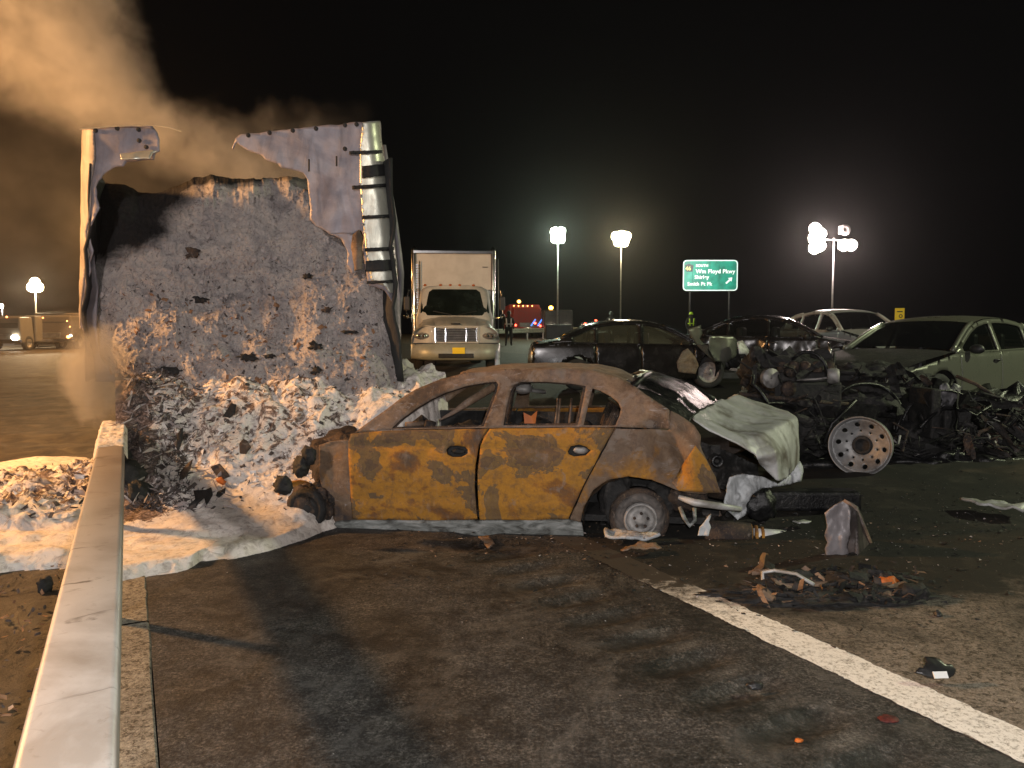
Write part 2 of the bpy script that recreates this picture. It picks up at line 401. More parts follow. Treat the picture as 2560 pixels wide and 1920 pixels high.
def median():
    t = NT('median_ground'); c = t.pos(); mid = t.noise(c, 2.2, 9, .7, .8); g = t.noise(c, 30, 6, .75)
    base = t.ramp(mid, [(.35, (.015, .012, .008)), (.5, (.05, .04, .028)), (.62, (.09, .075, .05)), (.75, (.16, .13, .09))])
    t.bump(t.math('ADD', mid, t.math('MULTIPLY', g, .3)), .8, .05)
    return t.set(base=base, rough=.7, spec=.4)
M['median'] = median()
def foam():
    t = NT('foam'); c = t.pos(); g = t.noise(c, 60, 6, .75); m = t.noise(c, 14, 8, .7, .8)
    at_ = t.new('ShaderNodeAttribute', attribute_name='mask')
    base = t.mix(t.ramp(m, [(.34, 0.0), (.5, 1.0)]), (.42, .36, .32), (.76, .70, .64))
    dirt = t.ramp(t.noise(c, 22, 9, .75, 1.2), [(.36, (.03, .022, .02)), (.48, (.12, .085, .07)), (.62, (.34, .27, .24)), (.72, (.5, .45, .42))])
    f = t.math('ADD', at_.outputs['Fac'], t.math('MULTIPLY', t.math('SUBTRACT', t.noise(c, 8, 9, .72, 1.0), .5), 1.7))
    base = t.mix(t.ramp(f, [(.45, 0.0), (.55, 1.0)]), base, dirt)
    t.bump(t.math('ADD', t.math('MULTIPLY', m, 1.2), t.math('MULTIPLY', g, .35)), .7, .02)
    return t.set(base=base, rough=.85, spec=.25)
M['foam'] = foam()
def cargo():
    t = NT('burnt_cargo'); c = t.pos(); m = t.noise(c, 3.4, 10, .68, 1.0); f = t.noise(c, 17, 10, .75, 1.6); g = t.noise(c, 55, 6, .75)
    at_ = t.new('ShaderNodeAttribute', attribute_name='mask')
    base = t.ramp(m, [(.28, (.22, .20, .20)), (.42, (.39, .355, .345)), (.55, (.52, .47, .44)), (.68, (.60, .52, .46)), (.8, (.52, .49, .48))])
    base = t.mix(t.ramp(f, [(.32, .9), (.47, 0.0)]), base, (.055, .042, .045)); base = t.mix(t.ramp(t.noise(c, 7, 9, .7, .9), [(.30, .9), (.40, 0.0)]), base, (.03, .024, .026))  # low parts of the bump darkened in the colour, like shade in crevices
    base = t.mix(t.ramp(f, [(.58, 0.0), (.74, .4)]), base, (.46, .42, .40))
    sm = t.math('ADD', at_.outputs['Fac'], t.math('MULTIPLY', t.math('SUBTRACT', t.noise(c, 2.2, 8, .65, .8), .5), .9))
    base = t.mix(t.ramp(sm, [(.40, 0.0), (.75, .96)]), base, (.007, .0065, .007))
    t.bump(t.math('ADD', f, t.math('MULTIPLY', g, .6)), 1.0, .03)
    return t.set(base=base, rough=.85, spec=.2)
M['cargo'] = cargo()
def trailer_skin(name, lo, hi, rough=.35, metal=.6):
    t = NT(name); c = t.co('Object'); n = t.noise(c, 1.6, 8, .6, .8); n2 = t.noise(t.co('Object', (1, 1, .25)), 5, 8, .7, .6); g = t.noise(c, 50, 4, .7)
    b = t.ramp(n, [(.3, tuple(x*.7 for x in lo)), (.45, lo), (.6, hi), (.78, tuple(x*.75 for x in hi))])
    b = t.mix(t.ramp(n2, [(.5, 0.0), (.75, .5)]), b, (.09, .075, .08))
    t.bump(t.math('ADD', n2, t.math('MULTIPLY', g, .15)), .35, .015)
    return t.set(base=b, rough=t.ramp(n2, [(.3, rough), (.7, rough+.3)]), metal=metal)
M['skin'] = trailer_skin('trailer_skin', (.22, .20, .22), (.33, .30, .31), .45, .3)
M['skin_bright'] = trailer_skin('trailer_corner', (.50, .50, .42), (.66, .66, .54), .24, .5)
M['sootwall'] = simple('soot_wall', [(.35, .008), (.6, .02), (.75, .05)], 3, .8, 0, .5, 14, .02)
def galv():
    t = NT('galvanised_rail'); c = t.pos(); n = t.noise(c, 2.4, 8, .62, .4); st_ = t.noise(t.pos((1, 1, 1), (0, 0, 0)), 14, 6, .65, .8); g = t.noise(c, 90, 4, .7)
    b = t.ramp(n, [(.32, (.30, .27, .24)), (.5, (.44, .42, .40)), (.68, (.55, .54, .52))])
    # soot smears running across the top face
    ang = math.atan2(RD[1], RD[0])
    sm = t.noise(t.pos((1, 1, 1), (0, 0, -ang)), 1, 1); 
    mp = t.pos((6.5, .9, 1), (0, 0, 0)); rot = t.new('ShaderNodeMapping'); t.ln(t.pos((1, 1, 1), (0, 0, -ang)), rot.inputs[0]); rot.inputs['Scale'].default_value = (8, 2.2, 2)
    k = t.noise(rot.outputs[0], 1.0, 9, .62, .9)
    b = t.mix(t.ramp(k, [(.60, 0.0), (.65, .85)]), b, (.09, .08, .07)); b = t.mix(t.ramp(st_, [(.60, 0.0), (.66, .3)]), b, (.16, .13, .10))
    sy_ = t.new('ShaderNodeSeparateXYZ'); t.ln(c, sy_.inputs[0]); fl_ = t.math('MULTIPLY', t.math('ADD', t.math('SUBTRACT', sy_.outputs[1], 2.5), t.math('MULTIPLY', t.math('SUBTRACT', n, .5), 3.0)), .45, True); b = t.mix(t.math('MULTIPLY', fl_, .7), b, (.17, .125, .095))
    t.bump(t.math('ADD', g, st_), .12, .003)
    return t.set(base=b, rough=t.ramp(n, [(.3, .42), (.7, .62)]), metal=.08)
M['rail'] = galv()
M['post'] = simple('post_steel', [(.3, (.16, .15, .14)), (.7, (.34, .33, .32))], 5, .5, .4, .2)

# ================================================================== SETTING
def strip(name, t0, t1, s0, s1, ds, dt, mat, dz=0.0, fn=None, kind='structure', smooth=True, mk_=None):
    S = np.linspace(s0, s1, max(2, int((s1-s0)/ds)+1)) if not hasattr(ds, '__len__') else np.asarray(ds, float)
    T = np.linspace(t0, t1, max(2, int(round((t1-t0)/dt))+1))
    SS, TT = np.meshgrid(S, T, indexing='ij'); X, Y = xy(SS, TT); Z = gz(X, Y)+dz
    if fn is not None: Z = Z+fn(SS, TT, X, Y)
    o = grid(name, X, Y, Z, mat, None, smooth, None if mk_ is None else mk_(SS, TT, X, Y))
    return tag(o, kind=kind)
SF = np.concatenate([np.linspace(-45, -4, 15), np.arange(-3.5, 30, .25), np.linspace(30, 430, 130)])
TL = 3.09
strip('median_ground', -9, -.06, 0, 0, SF, .25, M['median'], 0, lambda s, t, x, y: .05*fbm(x*1.5, y*1.5, 0, 5, 3)*np.clip((-.06-t)*2, 0, 1)*(y < 30))
strip('opposite_lanes', -24, -9, 0, 0, SF, 1.0, M['farlane'])
strip('ground', -240, -24, 0, 0, SF, 12, M['median'])
def groove(s, t, x, y):
    m = np.exp(-((t-2.55)/.24)**4)
    k = (s % .34)/.34
    return -.030*m*np.clip(np.sin(PI*np.clip(k/.62, 0, 1)), 0, 1)*(k < .62)+.002*fbm(x*9, y*9, 0, 3, 5)*np.clip((TL-t)*8, 0, 1)*np.clip((t-.1)*8, 0, 1)
def groove_tone(s, t, x, y):  # dusty pale crests and darkened hollows, painted in so the grooves show
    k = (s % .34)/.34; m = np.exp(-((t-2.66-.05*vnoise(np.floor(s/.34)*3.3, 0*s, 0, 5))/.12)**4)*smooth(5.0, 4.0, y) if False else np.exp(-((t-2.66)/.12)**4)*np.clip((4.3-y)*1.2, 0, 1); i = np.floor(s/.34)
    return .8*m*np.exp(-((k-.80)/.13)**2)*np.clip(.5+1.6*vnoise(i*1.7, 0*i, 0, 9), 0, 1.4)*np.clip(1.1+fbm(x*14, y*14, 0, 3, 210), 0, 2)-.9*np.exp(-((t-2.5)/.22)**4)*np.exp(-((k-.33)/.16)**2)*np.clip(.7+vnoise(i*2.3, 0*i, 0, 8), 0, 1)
SN = np.concatenate([np.linspace(-45, -4, 15), np.arange(-3.5, 9, .022), np.arange(9.2, 30, .25), np.linspace(30, 430, 130)])
strip('asphalt_shoulder', .20, TL, 0, 0, SN, .034, M['asphalt'], 0, groove, mk_=groove_tone)
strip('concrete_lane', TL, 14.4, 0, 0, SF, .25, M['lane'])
strip('verge_ground', 14.4, 200, 0, 0, SF, 9, M['farlane'])
# painted edge line: a sheet a few millimetres above the lane
S = np.append(np.arange(-3.5, 9, .012), np.arange(9, 60, .25)); u = np.linspace(0, 1, 9)[None]; SS = S[:, None]+0*u
e0 = TL-.012+.016*fbm(S*14, 0*S, 0, 4, 201)+.006*fbm(S*60, 0*S, 0, 2, 203); e1 = TL+.235+.018*fbm(S*12, 0*S+4, 0, 4, 202)+.007*fbm(S*55, 0*S, 0, 2, 204)
TT = e0[:, None]*(1-u)+e1[:, None]*u; X, Y = xy(SS, TT); tag(grid('edge_line', X, Y, gz(X, Y)+.005, M['line'], None, True), kind='structure')
# concrete strip under the guardrail: slabs with open joints, asphalt beyond them
for a, b, mt in ((-45, 2.9, 'curb'), (2.92, 3.95, 'curb'), (3.97, 60, 'asphalt')):
    S = np.append(np.arange(a, b, .06 if a > 0 and b < 9 else .4), b)
    prof = [(-.06, -.03), (-.06, .004), (.19, .008), (.198, .0), (.2, -.03)]
    X = []; Y = []; Z = []
    for q in S:
        r = [xy(q, t+(.010*float(vnoise(q*9, t*3, 0, 4)) if t > .1 else 0)) for t, z in prof]
        X.append([p[0] for p in r]); Y.append([p[1] for p in r]); Z.append([p2[1]+float(gz(*r[k])) for k, p2 in enumerate(prof)])
    tag(grid('curb_strip', np.array(X), np.array(Y), np.array(Z), M[mt], None, False), kind='structure')
# ================================================================== GUARDRAIL (box beam on posts)
def rail():
    t = thing('guardrail', 'long grey steel box-beam guardrail running from the camera past the foam to the burnt trailer', 'guardrail', (0, 0, 0))
    prof = []; hw, hh, r = .092, .076, .018
    for cx, cz, a0 in ((hw-r, hh-r, 0), (-hw+r, hh-r, 90), (-hw+r, -hh+r, 180), (hw-r, -hh+r, 270)):
        for k in range(4):
            a = math.radians(a0+k*30); prof.append((cx+r*math.cos(a), cz+r*math.sin(a)))
    S = np.append(np.arange(-6, 6.35, .1), 6.35); V = []; F = []
    for i, q in enumerate(S):
        for (u, z) in prof:
            X, Y = xy(q, u); V.append((X, Y, .684+z+.002*math.sin(q*1.3)))
    n = len(prof)
    for i in range(len(S)-1):
        for k in range(n): F.append((i*n+k, (i+1)*n+k, (i+1)*n+(k+1) % n, i*n+(k+1) % n))
    F += [tuple(range(n)), tuple((len(S)-1)*n+k for k in range(n))]
    mk('beam', V, F, M['rail'], t, True)
    rot = Matrix.Rotation(math.atan2(RD[1], RD[0]), 3, 'Z')
    first = None
    for q in (-4.3, -2.45, -.6, 1.2, 3.05, 4.9):
        X, Y = xy(q, .02)
        if first is None:
            b = MB()
            b.box((0, 0, .30), (.006, .045, .64), rot); b.box(rot @ Vector((-.042, 0, .30)), (.075, .006, .64), rot)
            b.box(rot @ Vector((-.035, .022, .30)), (.055, .006, .62), rot); b.box(rot @ Vector((-.035, -.022, .30)), (.055, .006, .62), rot)
            first = b.obj('post', M['post'], t); p = first
        else:
            p = first.copy(); COL.objects.link(p)
        p.parent = t; p.location = (X, Y, float(gz(X, Y)))
rail()

# ================================================================== BURNT TRAILER
YF = 7.6
def C1(cx, cy): return cx/2.0736, 250+cy/2.0736     # zoomed-crop pixel -> photograph pixel
_RX = np.array([(100, 1968), (300, 1992), (600, 2030), (800, 2052), (1000, 2070), (1500, 2088)], float)
_LX = np.array([(100, 440), (200, 430), (400, 424), (800, 420), (1180, 416), (1600, 416)], float)
def face(cx, cy, dy=0.0, bulge=0.0, corner=True):
    cx = np.asarray(cx, float); cy = np.asarray(cy, float)
    px = cx/2.0736; py = 250+cy/2.0736
    u = (px-1280)/FPX; v = (960-py)/FPX; ry = CT+v*ST; k = YF/ry
    X = u*k; Z = CAMH+(-ST+v*CT)*k; Yv = np.full_like(X, YF)+dy
    if corner:
        sc = YF/FPX/2.0736
        R = .24; dR = (np.interp(cy, _RX[:, 0], _RX[:, 1])-cx)*sc; dL = (cx-np.interp(cy, _LX[:, 0], _LX[:, 1]))*sc
        for d in (dR, dL):
            q = np.clip((R*.62-d)/(R*.62), 0, 1.0); Yv = Yv+R*(1-np.sqrt(np.clip(1-q*q*.97, 0, 1)))
    Yv = Yv+.018*fbm(X*2.2, Z*2.2, 0, 3, 11)+.006*fbm(X*9, Z*9, 0, 3, 12)
    # keep the pixel position: slide along the ray
    f = Yv/YF
    return np.stack([X*f, Yv, CAMH+(Z-CAMH)*f], -1)
TR = thing('burnt_trailer', 'burnt-out semi-trailer with a torn front wall, its load smouldering inside', 'trailer')
left = [(430, 152), (455, 148), (620, 136), (788, 133), (812, 165), (826, 205), (829, 268), (806, 280), (800, 314), (652, 320), (640, 345), (598, 352), (560, 372),
        (532, 392), (528, 405), (508, 418), (498, 450), (505, 520), (514, 560), (492, 600), (470, 645), (458, 680), (472, 730), (489, 782), (468, 840), (470, 880), (445, 960), (432, 1050), (424, 1180),
        (416, 1185), (416, 1050), (418, 900), (424, 640), (428, 400), (428, 220)]
right = [(1200, 250), (1222, 200), (1250, 183), (1330, 170), (1500, 153), (1700, 132), (1900, 112), (1966, 112), (1975, 200), (1990, 300), (2010, 430), (2030, 600), (2050, 800), (2064, 940), (2072, 1100), (2072, 1250),
         (2055, 1230), (2045, 1100), (2030, 1040), (1995, 985), (1915, 962), (1905, 940), (1890, 850), (1880, 760), (1888, 715), (1872, 676), (1840, 690), (1720, 700), (1690, 680), (1640, 655), (1608, 620), (1610, 560),
         (1600, 500), (1590, 410), (1570, 380), (1520, 362), (1455, 352), (1440, 330), (1375, 312), (1350, 285), (1290, 262), (1240, 235), (1226, 222), (1210, 262)]
pl = panel('front_wall', ragged(left, 14, 9, 3), lambda a, b: face(a, b), [], 13, M['skin'], TR, .012)
holeL = []
def slot_shade(cx, cy, w, h): return [(cx-w, cy-h), (cx+w, cy-h), (cx+w, cy+h), (cx-w, cy+h)]
pr = panel('front_wall', ragged(right, 14, 8, 5), lambda a, b: face(a, b), [], 13, M['skin'], TR, .012)
for sx_, sy_, sh_ in ((1603, 340, 32), (1746, 318, 26)): panel('slot_shade', slot_shade(sx_, sy_, 4, sh_), lambda a, b: face(a, b)-np.array([0, .012, 0]), [], 12, M['sootwall'], TR, .006)  # dark strips laid on for the shade inside the slots
# bright rounded corner column at the right with its joint bands
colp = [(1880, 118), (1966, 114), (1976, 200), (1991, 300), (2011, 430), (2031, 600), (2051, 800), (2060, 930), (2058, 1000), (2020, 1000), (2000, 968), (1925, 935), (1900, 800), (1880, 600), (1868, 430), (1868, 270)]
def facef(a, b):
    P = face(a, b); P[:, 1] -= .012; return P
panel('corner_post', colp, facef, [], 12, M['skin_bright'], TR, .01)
M['corner_hot'] = trailer_skin('trailer_corner_left', (.20, .17, .15), (.32, .27, .24), .5, .1)
colL = [(430, 155), (492, 150), (500, 300), (480, 420), (478, 520), (470, 620), (452, 680), (458, 760), (470, 800), (450, 860), (440, 940), (428, 1040), (420, 1170), (417, 1170), (418, 1000), (421, 800), (425, 500), (429, 250)]
panel('corner_post', ragged(colL, 12, 3, 8), facef, [], 11, M['corner_hot'], TR, .01)
def fband(a, b):
    P = face(a, b); P[:, 1] -= .04; return P
for (x0, x1, y0, hh, tilt) in ((1815, 1984, 276, 8, -6), (1880, 2000, 372, 30, -12), (1830, 2008, 452, 9, -14), (1880, 2025, 608, 8, -8), (1895, 2044, 776, 9, -8), (1900, 2052, 860, 28, -10), (1905, 2060, 944, 7, -6)):
    panel('band', [(x0, y0-hh-tilt*.5), (x1, y0-hh+tilt*.5), (x1, y0+hh+tilt*.5), (x0, y0+hh-tilt*.5)], fband, [], 12, M['sootwall'], TR, .012)
# grey side rail curving down the right-hand side
P = [face(np.array([x]), np.array([y]), corner=False)[0] for x, y in ((1984, 235), (2000, 330), (2022, 500), (2048, 650), (2068, 800), (2078, 900), (2074, 1010), (2062, 1110), (2062, 1260), (2072, 1400))]
P = [Vector(p)*1+Vector((0, .26, 0)) for p in P]
P = [Vector(((p.x)*(p.y/(YF)), p.y, CAMH+(p.z-CAMH)*(p.y/YF))) for p in P]
MB().tube(P, .035, 6).obj('side_rail', M['skin'], TR, True)
# rivets along the top edge and torn wire strands
b = MB()
for cx, cy in [(500, 160), (612, 150), (722, 155), (725, 212), (1290, 185), (1400, 172), (1520, 160), (1640, 150), (1790, 132), (1850, 128), (1790, 255), (1815, 778), (1815, 842), (762, 246)]:
    p = face(np.array([cx]), np.array([cy]))[0]; b.lathe([(0, .022), (-.01, .022), (-.014, .0)], (0, 1, 0), (p[0], p[1]-.012, p[2]), 8)
b.obj('rivets', M['sootwall'], TR)['kind'] = 'stuff'
def fpt(cx, cy, dy=0): p = face(np.array([cx]), np.array([cy]), corner=False)[0]; f = (p[1]+dy)/p[1]; return (p[0]*f, p[1]+dy, CAMH+(p[2]-CAMH)*f)
MB().tube([fpt(415, 152, -.02), fpt(560, 138, -.03), (fpt(700, 131, -.05)), fpt(800, 131, -.08), fpt(880, 142, -.1), fpt(942, 163, -.12)], .006, 5).obj('loose_wire', M['skin_bright'], TR)
# peeled flap with the pale lower lip on the left remnant, curled flap mid-right
panel('torn_flap', ragged([(640, 288), (800, 262), (826, 272), (806, 284), (800, 316), (655, 322)], 10, 4, 6), lambda a, b: face(a, b)+np.stack([0*a, -.03-.0012*(b-262), 0*a], -1), [], 10, M['skin_bright'], TR, .008)
panel('torn_flap', ragged([(1715, 695), (1830, 690), (1838, 900), (1826, 905), (1800, 860), (1800, 790), (1770, 720)], 12, 7, 9), lambda a, b: face(a, b, -.05), [], 12, M['skin'], TR, .008)
panel('torn_flap', ragged([(1835, 700), (1870, 676), (1890, 720), (1882, 765), (1886, 880), (1846, 890), (1828, 760)], 12, 6, 4), lambda a, b: face(a, b)+np.stack([0*a, -.09+.0012*np.abs(a-1860), 0*a], -1), [], 10, M['rust_frame'], TR, .008)
# inside: side walls, floor and the sill under the load, all going back along the lane
BK = Vector((-.36, .93, 0))*4.2
def wallstrip(name, a, b_, mat, back, thick=.03):
    A = Vector(fpt(*a)); B = Vector(fpt(*b_)); n = 18; m = 14; V = []; F = []
    for i in range(n+1):
        for j in range(m+1):
            p = A.lerp(B, i/n)+back*(j/m)+Vector((.05*float(fbm(i*.4, j*.5, 0, 3, 7)), 0, -.25*(j/m)*(1-i/n) if A.z > B.z else 0)); V.append(p)
    for i in range(n):
        for j in range(m): F.append((i*(m+1)+j, (i+1)*(m+1)+j, (i+1)*(m+1)+j+1, i*(m+1)+j+1))
    o = mk(name, V, F, mat, TR); s = o.modifiers.new('s', 'SOLIDIFY'); s.thickness = thick; return o
wallstrip('side_wall', (486, 330), (440, 1460), M['sootwall'], BK)
wallstrip('side_wall', (2040, 300), (2075, 1460), M['sootwall'], Vector((-.52, .85, 0))*4.0)
# the lower left skirt of the front wall below the load, seen as a dark wall with a pale crease
panel('front_wall', ragged([(424, 1180), (440, 960), (468, 840), (490, 800), (510, 1000), (500, 1200), (520, 1340), (600, 1440), (600, 1462), (496, 1462), (480, 1300), (440, 1200)], 14, 5, 2), lambda a, b: face(a, b, .14, corner=False), [], 16, M['skin'], TR, .012)
A = Vector(fpt(598, 1462, -.10)); B = Vector(fpt(1100, 1464, -.10)); C = Vector(fpt(598, 1535, -.10))
b = MB(); cc = (A+B)/2; b.box((cc.x+.2, YF-.04, (A.z+C.z)/2), ((B-A).length+.4, .12, A.z-C.z)); b.obj('sill', simple('sill_steel', [(.3, (.10, .09, .08)), (.45, (.34, .31, .28)), (.7, (.46, .43, .38))], 4, .5, .2, .3), TR, bevel=.008)
b = MB()
for k in range(9): b.lathe([(0, .012), (-.006, .012), (-.008, 0)], (0, 1, 0), (A.x+.08+k*.11, YF-.10, A.z-.04), 6)
b.obj('rivets', M['sootwall'], TR)['kind'] = 'stuff'
b = MB(); b.box((-2.55, YF+1.9, 1.05), (2.7, 3.7, .12)); b.obj('floor', M['sootwall'], TR)
# ------------------------------------------------------------------ the load
def load():
    n, m = 430, 520
    cy = np.linspace(425, 1560, n)[:, None]; u = np.linspace(0, 1, m)[None, :]
    xl = np.interp(cy, [425, 560, 700, 1000, 1300, 1400, 1560], [480, 475, 465, 462, 500, 545, 640]); xr = np.interp(cy, [425, 520, 640, 700, 960, 1100, 1300, 1400, 1560], [1650, 1680, 1740, 1880, 2030, 2045, 2050, 2070, 2110])
    xx = xl+(xr-xl)*u; yy = cy+0*u
    px = xx/2.0736; py = 250+yy/2.0736
    uu = (px-1280)/FPX; vv = (960-py)/FPX; ry = CT+vv*ST
    h = (yy-425)/1135
    Yb = YF+.55-.62*np.clip(h*1.25, 0, 1)**.8
    Xa = uu*YF/ry; Za = CAMH+(-ST+vv*CT)*YF/ry
    d = .16*fbm(Xa*1.1, Za*1.1, 0, 3, 21)+.07*fbm(Xa*3.1, Za*2.6, 0, 4, 22)+.040*fbm(Xa*5+.6*fbm(Xa*3, Za*3, 0, 2, 8), Za*4.2+.5*fbm(Xa*3, Za*3, 4, 2, 9), 0, 4, 23)+.020*fbm(Xa*10, Za*9, 0, 3, 24, True)+.007*fbm(Xa*30, Za*30, 0, 2, 26)
    top = np.clip(1-h*9, 0, 1); Yb = Yb+top**2*.16
    edge = np.clip(np.minimum(u, 1-u)*9, 0, 1); Yb = Yb+(1-edge)**2*.25
    Y = Yb-d*(.35+.65*edge)
    k = Y/ry
    X = uu*k; Z = CAMH+(-ST+vv*CT)*k
    # ragged top outline
    Z = Z+np.clip(1-h*3, 0, 1)*(.17*fbm(Xa*1.7, 0*Xa, 0, 2, 27)+.05*fbm(Xa*7, 0*Xa, 0, 4, 25)-.05)
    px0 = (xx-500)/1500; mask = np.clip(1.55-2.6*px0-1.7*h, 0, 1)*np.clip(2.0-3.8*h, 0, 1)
    mask = np.maximum(mask, np.clip(1.35-13*h-1.15*np.clip(px0-.12, 0, 1), 0, 1.3))  # upper-left wedge: soot plus the side wall's shade, put into the colour
    o = grid('burnt_load', X[::-1], Y[::-1], Z[::-1], M['cargo'], None, True, mask[::-1])
    tag(o, 'heaped ash-grey burnt load filling the torn trailer front', 'burnt load')
    return X, Y, Z, mask
LX, LY, LZ, LM = load()

# shade of hollows laid on as dark sheets, and scraps standing in the load
for k, (cx, cy, w_, h_, lab) in enumerate(((1290, 1335, 46, 18, 'wide black hollow low in the middle of the burnt load, laid on as a dark sheet'), (1405, 1328, 28, 10, 'narrow dark scrap right of the wide black one in the load'), (1640, 1275, 34, 20, 'black hollow in the lower right of the burnt load, laid on as a dark sheet'), (1645, 1400, 26, 20, 'black hollow just above the foam at the right of the load, laid on as a dark sheet'),
        (1820, 1205, 38, 9, 'long thin dark scrap near the right edge of the load'), (1010, 800, 36, 26, 'brown scorched patch of rags in the middle of the load'), (1040, 1040, 40, 14, 'dark sagging scrap left of centre in the load'), (1700, 1090, 22, 16, 'small brown scrap in the right half of the load'), (900, 1400, 100, 16, 'long dark scorched slab just above the trailer sill'), (1600, 915, 24, 14, 'small dark scrap high at the right of the load'))):
    px, py = C1(cx, cy); i = int(np.clip((cy-425)/1135*(LX.shape[0]-1), 0, LX.shape[0]-1)); j = int(np.argmin(np.abs(LX[i]/LY[i]-(px-1280)/FPX/(CT+(960-py)/FPX*ST)))); r = np.random.default_rng(k+70)
    n = 22; V = []; sc = LY[i, j]/FPX/2.0736
    for q in range(n):
        a = 2*PI*q/n; m = 1+.45*r.normal()*.6; V.append((w_*sc*m*math.cos(a), h_*sc*m*math.sin(a)))
    V2, Fc = cdt(V, [], .02); o = mk('burnt_scrap_or_hollow', np.stack([V2[:, 0], -.05+.03*fbm(V2[:, 0]*20, V2[:, 1]*20, k, 3, 5), V2[:, 1]], -1), Fc, M['rust_dark'] if k in (5, 7) else M['char'], None, True, (LX[i, j], LY[i, j]-.0, LZ[i, j])); sm = o.modifiers.new('s', 'SOLIDIFY'); sm.thickness = .02
    tag(o, lab, 'debris', 'dark scraps in the burnt load')
# ------------------------------------------------------------------ foam heap and foam sheet
def smooth(a, b, x):
    q = np.clip((x-a)/(b-a), 0, 1); return q*q*(3-2*q)
NEAR = [gnd(*p) for p in ((262, 1462), (330, 1450), (420, 1432), (470, 1424), (500, 1404), (600, 1395), (700, 1370), (770, 1345), (806, 1330))]
NEAR_T = [(st(p.x, p.y)[1], st(p.x, p.y)[0]) for p in NEAR]
NEX = [p.x for p in NEAR]+[-1.3, -1.0, -.75, -.5]; NEY = [p.y for p in NEAR]+[6.55, 6.75, 7.2, 8.2]
def foam_field(s, t, x, y):
    d = (y-np.interp(x, NEX, NEY))*.85+.05*fbm(x*3, y*3, 0, 3, 31)+.03*fbm(x*11, y*11, 0, 3, 32)
    sheet = .075*smooth(0, .13, d)+.030*fbm(x*2.3, y*3.3, 0, 4, 33)*smooth(0, .5, d)+.010*fbm(x*9, y*7, 0, 3, 34)*smooth(0, .2, d)
    yy = y+.10*fbm(x*1.6, y*1.6, 0, 3, 35)+.10*np.clip(-2.9-x, 0, 1)
    w1 = fbm(x*2.1, y*2.1, 0, 3, 141); w2 = fbm(x*2.1, y*2.1, 5, 3, 142)
    prof = np.interp(yy, [5.7, 6.2, 6.6, 7.0, 7.35, 7.7], [0, .12, .34, .66, .96, 1.12])
    k = smooth(.02, .7, prof)
    heap = prof*(1+.10*fbm(x*1.3, y*1.3, 0, 3, 36))+k*(.10*fbm(x*2.6+.5*w1, y*3.0+.5*w2, 0, 3, 37, True)+.05*fbm(x*6.5+.8*w1, y*3.6+.8*w2, 0, 3, 38)+(.004+.014*np.clip(w1+.3, 0, 1))*fbm(x*22, y*12, 0, 3, 39, True))
    h = sheet+np.clip(heap, -.02, 2)*smooth(0, .45, d)
    return np.where(d > 0, h, -.03)
S = np.arange(3.6, 8.6, .0125); T = np.arange(.02, 3.1, .0125)
SS, TT = np.meshgrid(S, T, indexing='ij'); X, Y = xy(SS, TT)
hf = foam_field(SS, TT, X, Y); Z = gz(X, Y)+hf
mask = np.clip(1.15-(TT-.05)*2.2, 0, 1)*smooth(5.75, 6.1, Y)*1.0
mask = np.maximum(mask, .46*smooth(6.1, 6.8, Y)*np.clip(1.25-(TT-.8)*.35, .5, 1))
tag(grid('foam_heap', X, Y, Z, M['foam'], None, True, mask), kind='stuff')
# foam and debris on the far side of the guardrail
S = np.arange(2.6, 12, .03); T = np.arange(-5.2, -.12, .03)
SS, TT = np.meshgrid(S, T, indexing='ij'); X, Y = xy(SS, TT)
def band(s, a, b, w): return smooth(a-w, a+w, s)*(1-smooth(b-w, b+w, s))
wob = .35*fbm(X*1.2, Y*1.2, 0, 4, 51)
f1 = band(SS+wob, 4.25, 5.35, .12); f2 = band(SS+wob*2, 7.1, 9.6, .3)*smooth(.1, .8, -TT)
deb = band(SS+wob, 5.3, 7.3, .2)
h = .09*f1*(1+.6*fbm(X*5, Y*5, 0, 4, 52))+.05*f2*(1+.5*fbm(X*4, Y*4, 0, 4, 53))+deb*(.22+.12*fbm(X*3, Y*3, 0, 4, 54)+.09*fbm(X*11, Y*11, 0, 4, 55, True))*smooth(.0, .9, 2.6+TT*.6)
h = np.where(h > .012, h, -.06)
mask2 = np.clip(deb*.48-f1, 0, 1)
tag(grid('foam_sheet', X, Y, gz(X, Y)+h+.02, M['foam'], None, True, mask2), kind='stuff')

S = np.arange(4.55, 6.5, .012); T = np.linspace(-.115, .115, 26); SS, TT = np.meshgrid(S, T, indexing='ij'); X, Y = xy(SS, TT)
k_ = smooth(4.62, 5.0, SS+.12*fbm(X*6, Y*6, 0, 3, 220)); Z = .758+k_*(.028+.03*fbm(X*7, Y*7, 0, 4, 221)+.012*fbm(X*22, Y*22, 0, 3, 222))-.02*(1-k_)-.05*np.clip((np.abs(TT)-.092)/.02, 0, 1)
tag(grid('foam_cap', X, Y, Z, M['foam'], None, True, .34*smooth(4.6, 5.4, SS)+.1*fbm(X*5, Y*5, 0, 3, 223)), kind='stuff')
